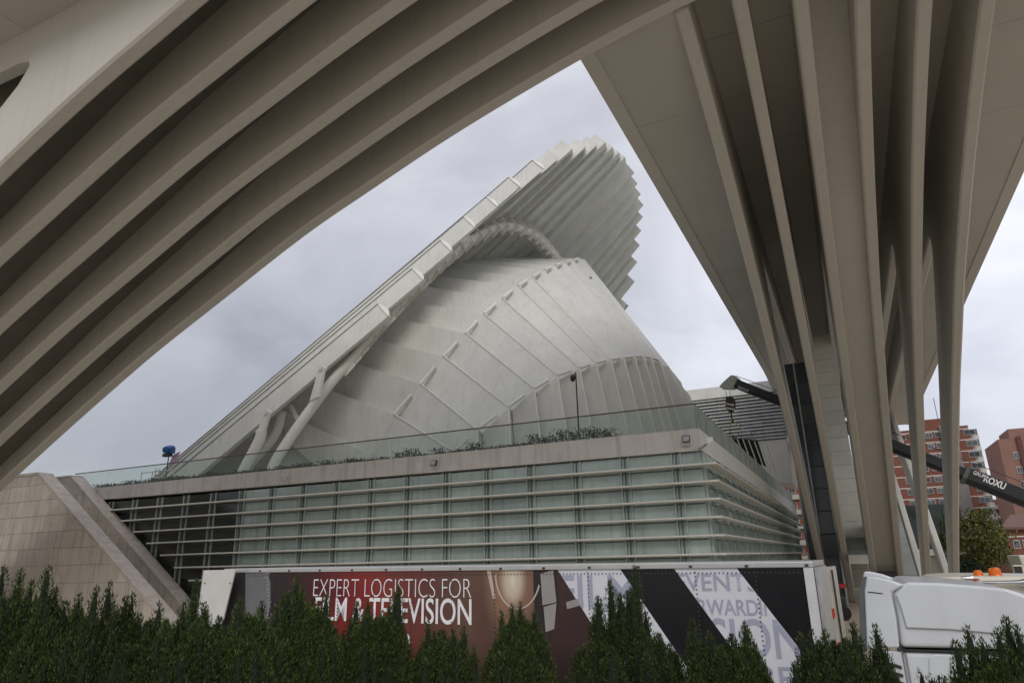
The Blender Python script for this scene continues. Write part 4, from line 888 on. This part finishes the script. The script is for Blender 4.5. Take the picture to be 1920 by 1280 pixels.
# ------------------------------------------------------------------ apartment blocks
BRICK = mat('red brick', (.20, .078, .055), .85, .12, .4); BRICK2 = mat('dull brick', (.27, .15, .12), .85, .12, .4); BAND = mat('white band', (.62, .60, .56), .7); WFR = mat('window frame', (.62, .62, .60), .5); WGL = mat('flat window glass', (.10, .11, .12), .15, .3, 3, obj=.5); DBR = mat('dark brown wall', (.11, .085, .075), .8, .15, .5); ROOFT = mat('tile roof', (.16, .09, .075), .8)
def apartment(label, x0, x1, yf, z1, wall, fh, win, dep=16, balc=None, band=True):
    b = thing('apartment_block', label, 'building', ((x0 + x1) / 2, yf, 0), 'apartment blocks beyond the plaza')
    MB().box(x0, x1, yf, yf + dep, 0, z1).build('wall', wall, b)
    n = int(z1 / fh)
    for k in range(1, n + 1):
        z = fh * k
        if band: MB().box(x0 - .06, x1 + .06, yf - .1, yf + .1, z - .22, z).build('band', BAND, b)
    for k in range(n):
        for wx, ww in win:
            z = fh * k + 1.0
            f = MB().box(wx, wx + ww, yf - .16, yf - .02, z, z + 1.35).build('window', WFR, b)
            m2 = MB(); h_ = (ww - .2) / 2
            for j in range(2): m2.box(wx + .07 + j * (h_ + .06), wx + .07 + j * (h_ + .06) + h_, yf - .2, yf - .15, z + .1, z + 1.25)
            m2.build('pane', WGL, f)
    if balc:
        for k in range(1, n):
            z = fh * k; o_ = MB().box(balc[0], balc[1], yf + .8, yf + 4.5, z - .15, z + 1.0).build('balcony', BAND, b)
            MB().box(balc[0] + .1, balc[1] - .08, yf + .9, yf + 4.4, z + 1.0, z + 2.5).build('glazing', mat('balcony glazing', (.24, .26, .27), .2, .2, 2, obj=.3), o_)
    return b
def pxr(px, py, Y): return float(onY(px, py, Y)[0])
x0, x1 = pxr(1700, 1000, 200), pxr(1815, 800, 200)
zt = float(onY(1812, 797, 200)[2])
apartment('tall red brick tower with white bands right of the fan of ribs', x0, x1, 200, zt, BRICK, 2.72,
          [(x0 + 2, 1.9), (x0 + 5.6, 1.9), (x0 + 8.3, 1.5), (x0 + 10.3, 2.4), (x0 + 16.6, 2.3)], balc=(x1 + .01, x1 + 1.9))
st_ = [o for o in bpy.data.objects if o.get('label', '').startswith('tall red brick tower')][0]
MB().box(x0 + 11.5, x0 + 15, 199.2, 199.85, 5, zt + .5).build('stairwell', mat('grey stairwell', (.20, .19, .185), .6, .2, 1.2), st_)
MB().box(x0 + 6, x0 + 14.6, 202, 210, zt, zt + 2.6).build('roof_house', BRICK, st_)
MB().tube([(x0 + 12, 202, zt + 2.6), (x0 + 12, 202, zt + 8)], .08, 5).build('antenna', DARKM, st_)
x2 = pxr(1900, 900, 170); zt2_ = float(onY(1890, 822, 170)[2])
ap2 = apartment('dull brick tower cut by the right edge of the picture', x2 - 1, x2 + 16, 170, zt2_, BRICK2, 2.9, [(x2 + 1.0, 1.0), (x2 + 3.6, 1.1)], band=False)
MB().box(x2 + 2.1, x2 + 2.9, 169.5, 169.98, 0, zt2_ + .3).build('stairwell', mat('brown strip', (.12, .05, .04), .7), ap2)
MB().box(x2 + 1.5, x2 + 12, 172, 182, zt2_, zt2_ + 2.2).build('roof_house', BRICK2, ap2)
x4 = pxr(1858, 1000, 230); z4 = float(onY(1885, 945, 230)[2])
ap3 = apartment('dark brown block with open balconies behind the tree', x4, x4 + 24, 230, z4, DBR, 2.9, [(x4 + 1 + 3.4 * i, 1.4) for i in range(4)], band=False)
for k in range(1, 6): MB().box(x4 + 2, x4 + 14, 228.6, 229.9, 2.9 * k - .2, 2.9 * k + .9).build('balcony', mat('balcony grey', (.22, .215, .21), .7), ap3)
m_ = MB(); m_.prism([(x4 - .5, 229.4, z4 + .01), (x4 + 24, 229.4, z4 + .01), (x4 + 24, 229.4, z4 + 1.4), (x4 + 1.5, 229.4, z4 + 1.4)], (0, 10, 0)); m_.build('roof', ROOFT, ap3)
x5 = pxr(1893, 1020, 140); z5 = float(onY(1905, 992, 140)[2])
ap4 = apartment('low red brick house with a tiled eave at the right edge', x5, x5 + 14, 140, z5, BRICK, 3.0, [(x5 + .5 + 1.3 * i, .9) for i in range(6)])
m_ = MB(); m_.prism([(x5 - 1, 139.2, z5 + .01), (x5 + 14, 139.2, z5 + .01), (x5 + 14, 145, z5 + 2.2), (x5 + 2, 145, z5 + 2.2)], (0, 0, .35)); m_.build('roof', ROOFT, ap4)
xa, xb = pxr(1405, 940, 150), pxr(1500, 940, 150); z6 = float(onY(1470, 868, 150)[2]) + 4
ap5 = apartment('red brick block with white balconies glimpsed between podium and ribs', xa, xb, 150, z6, mat('orange brick', (.27, .085, .045), .85, .1, .4), 2.9, [(xa + 2 + 2.9 * i, 1.2) for i in range(4)], band=False)
for k in range(1, int(z6 / 2.9) + 1):
    MB().box(xb - 6.2, xb, 149.2, 149.9, 2.9 * k - .2, 2.9 * k + .75).build('balcony', mat('balcony cream', (.42, .40, .36), .7), ap5)
    MB().box(xa + 3, xa + 6.5, 149, 149.9, 2.9 * k - .2, 2.9 * k + .75).build('balcony', mat('balcony cream', (.42, .40, .36), .7), ap5)

# ------------------------------------------------------------------ broadleaf tree
def tree(label, x, y, h, r, cols, nclump=60, leaf=.3):
    t_ = thing('tree', label, 'tree', (x, y, 0))
    m_ = MB(); m_.tube([(x, y, 0), (x + .1, y, h * .3), (x - .1, y, h * .55), (x, y, h * .8)], [.24, .2, .14, .05], 8)
    for k in range(9):
        a = random.uniform(0, 6.28); z0 = h * random.uniform(.3, .6); m_.tube([(x, y, z0), (x + math.cos(a) * r * .5, y + math.sin(a) * r * .5, z0 + h * .14), (x + math.cos(a) * r * .8, y + math.sin(a) * r * .8, z0 + h * .25)], [.1, .06, .025], 6)
    m_.build('trunk', mat('bark', (.10, .075, .055), .9, .2, 8, bump=.4), t_, smooth=True)
    P = []
    for k in range(nclump):
        v = rng.normal(size=3); v /= np.linalg.norm(v); rr = random.uniform(.45, 1) ** .6
        c = np.array([x, y, h * .58]) + v * rr * np.array([r, r, h * .42]); P.append(c + rng.normal(size=(110, 3)) * r * .13)
    leafcluster('crown', np.concatenate(P), leaf, leafmat('tree leaf ' + label[:8], *cols), t_)
tp_ = onY(1842, 1062, 95)
tree('yellowing green tree right of the fan of ribs', float(tp_[0]), 95, 8.2, 3.3, ((.035, .055, .012), (.13, .14, .03), (.32, .24, .04)), 80, .34)
hp_ = onY(1830, 1070, 85)
tree('dark green bush at the foot of the yellowing tree', float(hp_[0]) - .5, 86, 3.0, 1.6, ((.012, .025, .01), (.03, .05, .018)), 30, .22)

# ------------------------------------------------------------------ conifer hedge
CON = leafmat('cypress spray', (.014, .03, .008), (.075, .105, .024), (.17, .19, .05))
BARKC = mat('cypress bark', (.07, .05, .035), .9)
def conifer(label, px, py_top, dist, width, tips, dens=26000, seed=0, base=1.35):
    """a cypress of upright plumes; px: centre, py_top: mean top line, tips: [(px, py)] pointed leaders"""
    r_ = np.random.default_rng(seed)
    d = ray(px, 1150); d = d / math.hypot(d[0], d[1]); cx, cy = d[0] * dist, d[1] * dist
    hv = np.array([d[1], -d[0]])            # picture right, in plan
    def loc(px_, py_): q = ray(px_, py_); q = q / math.hypot(q[0], q[1]) * dist; return np.array([q[0], q[1], q[2] + 4.1])
    top = loc(px, py_top); w2 = width / 2; H = top[2] - base
    c = thing('cypress', label, 'shrub', (cx, cy, base), 'clipped cypresses in the hedge')
    P = []                                   # plume: offset, tip height, length, radius
    npl = int(34 + 90 * w2)
    for i in range(npl):
        a, rr = r_.uniform(0, 6.283), math.sqrt(r_.uniform(0, 1)) * w2 * .88
        edge = (rr / w2) ** 3
        P.append((math.cos(a) * rr, math.sin(a) * rr * .85, H - .035 - edge * .26 + r_.normal(0, .028), r_.uniform(.45, .8), r_.uniform(.05, .09)))
    for i in range(int(npl * 1.1)):          # lower side plumes that round the flanks
        a = r_.uniform(0, 6.283); P.append((math.cos(a) * w2 * r_.uniform(.8, .95), math.sin(a) * w2 * .86, H - r_.uniform(.12, .85), r_.uniform(.3, .5), r_.uniform(.04, .065)))
    for (tx, ty) in tips:
        q = loc(tx, ty); off = float((q[:2] - np.array([cx, cy])) @ hv); P.append((off, r_.uniform(-.06, .06), q[2] - base, r_.uniform(.3, .42), .042))
        for j in range(3): P.append((off + r_.normal(0, .035), r_.uniform(-.08, .08), q[2] - base - r_.uniform(.08, .2), .35, .045))
    wts = np.array([p[3] * p[4] for p in P]); cnt = (dens * wts / wts.sum()).astype(int)
    Vb, Db, Ls = [], [], []
    for (ox, oy, ht, ln, R), n in zip(P, cnt):
        f = r_.random(n) ** .85                                  # 0 tip .. 1 foot of the plume
        prof = np.minimum(1, f * 3.2) ** .65 * (1 + .15 * np.sin(f * 19 + ox * 40))
        an = r_.uniform(0, 6.283, n); rad = R * prof * r_.uniform(.35, 1.12, n)
        Vb.append(np.stack([ox + np.cos(an) * rad, oy + np.sin(an) * rad, ht - f * ln], 1))
        sp_ = .32 + .3 * r_.random(n)
        Db.append(np.stack([np.cos(an) * sp_ + r_.normal(0, .15, n), np.sin(an) * sp_ + r_.normal(0, .15, n), 1 + r_.normal(0, .2, n)], 1)); Ls.append(r_.uniform(.010, .024, n))
    Vp = np.concatenate(Vb); Dn = np.concatenate(Db); Dn /= np.linalg.norm(Dn, axis=1)[:, None]; Lg = np.concatenate(Ls)[:, None]
    W_ = np.cross(Dn, r_.normal(size=Dn.shape)); W_ /= np.linalg.norm(W_, axis=1)[:, None]; W_ = W_ * np.minimum(Lg * .19, .0030)
    def rotp(v): return np.stack([v[:, 0] * hv[0] + v[:, 1] * d[0], v[:, 0] * hv[1] + v[:, 1] * d[1], v[:, 2]], 1)
    Vp, Dn, W_ = rotp(Vp), rotp(Dn), rotp(W_); n = len(Vp)
    V = np.stack([Vp - W_, Vp + Dn * Lg, Vp + W_], 1).reshape(-1, 3)
    me = bpy.data.meshes.new('foliage'); me.vertices.add(len(V)); me.vertices.foreach_set('co', V.astype(np.float32).ravel())
    me.loops.add(3 * n); me.loops.foreach_set('vertex_index', np.arange(3 * n)); me.polygons.add(n)
    me.polygons.foreach_set('loop_start', np.arange(n) * 3); me.polygons.foreach_set('loop_total', np.full(n, 3)); me.update(); me.materials.append(CON)
    link(bpy.data.objects.new('foliage', me), c)
    # dense shaded twigs inside each plume
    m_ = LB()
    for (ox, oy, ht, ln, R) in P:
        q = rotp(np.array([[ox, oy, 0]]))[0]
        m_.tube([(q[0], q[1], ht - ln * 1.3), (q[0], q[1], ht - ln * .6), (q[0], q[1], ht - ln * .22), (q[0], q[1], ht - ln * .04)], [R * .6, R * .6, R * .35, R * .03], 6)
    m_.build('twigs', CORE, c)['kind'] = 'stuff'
    m_ = LB(); m_.tube([(0, 0, -.1), (0, 0, H * .75)], [.06, .03], 8); m_.build('trunk', BARKC, c)
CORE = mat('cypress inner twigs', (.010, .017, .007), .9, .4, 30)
HG = [  # label, centre px, top py, distance, width m, leader tips
    ('tall dark cypress at the left edge of the hedge', 15, 1105, 4.6, .46, [(8, 1060), (40, 1066), (60, 1088)]),
    ('cypress with a feathery top, second from the left', 125, 1128, 4.4, .46, [(92, 1062), (105, 1100), (150, 1112)]),
    ('low dark cypress beside the sloping stone wall', 225, 1140, 4.2, .42, [(182, 1098), (207, 1092), (250, 1112), (237, 1118)]),
    ('dark rounded cypress below the narrow stone wall', 330, 1152, 4.2, .48, [(300, 1128), (345, 1130)]),
    ('dark cypress with one leader left of the white trailer panel', 405, 1150, 4.5, .36, [(368, 1085), (385, 1130)]),
    ('dark cypress in front of the white trailer panel', 478, 1148, 4.3, .44, [(452, 1118), (492, 1128), (520, 1135)]),
    ('tall cypress with twin tips over the first words of the lettering', 576, 1130, 4.5, .38, [(557, 1076), (566, 1100), (612, 1112), (540, 1108)]),
    ('rounded cypress under the ampersand of the lettering', 704, 1140, 4.6, .45, [(748, 1098), (742, 1110), (690, 1124), (668, 1128)]),
    ('short cypress below the end of the lettering', 830, 1184, 4.7, .42, [(803, 1163), (870, 1172), (850, 1178)]),
    ('cypress in front of the printed sun flare', 974, 1155, 4.7, .42, [(975, 1128), (960, 1132), (940, 1145), (1002, 1145)]),
    ('cypress with two tall wispy leaders before the first white stripe', 1170, 1162, 4.6, .68, [(1143, 1085), (1189, 1060), (1120, 1128), (1160, 1120), (1210, 1145)]),
    ('clipped cypress in front of the second white stripe', 1355, 1195, 4.4, .52, [(1298, 1158), (1395, 1165), (1330, 1182), (1400, 1175)]),
    ('broad flat topped cypress between trailer and white cab', 1566, 1190, 4.1, .5, [(1597, 1164), (1640, 1170), (1520, 1178), (1545, 1180), (1500, 1185)]),
    ('spiky cypress in front of the white cab at the right edge', 1860, 1232, 3.9, .58, [(1885, 1158), (1812, 1175), (1905, 1172), (1840, 1195), (1790, 1200), (1868, 1175)]),
    ('small low cypress tip in front of the white cab', 1735, 1262, 4.2, .16, [(1725, 1252), (1745, 1262)]),
]
for i, (lb, px, pt_, ds, wd, tips) in enumerate(HG): conifer(lb, px, pt_, ds, wd, tips, 210000 if wd > .5 else (150000 if wd > .3 else 36000), 100 + i)
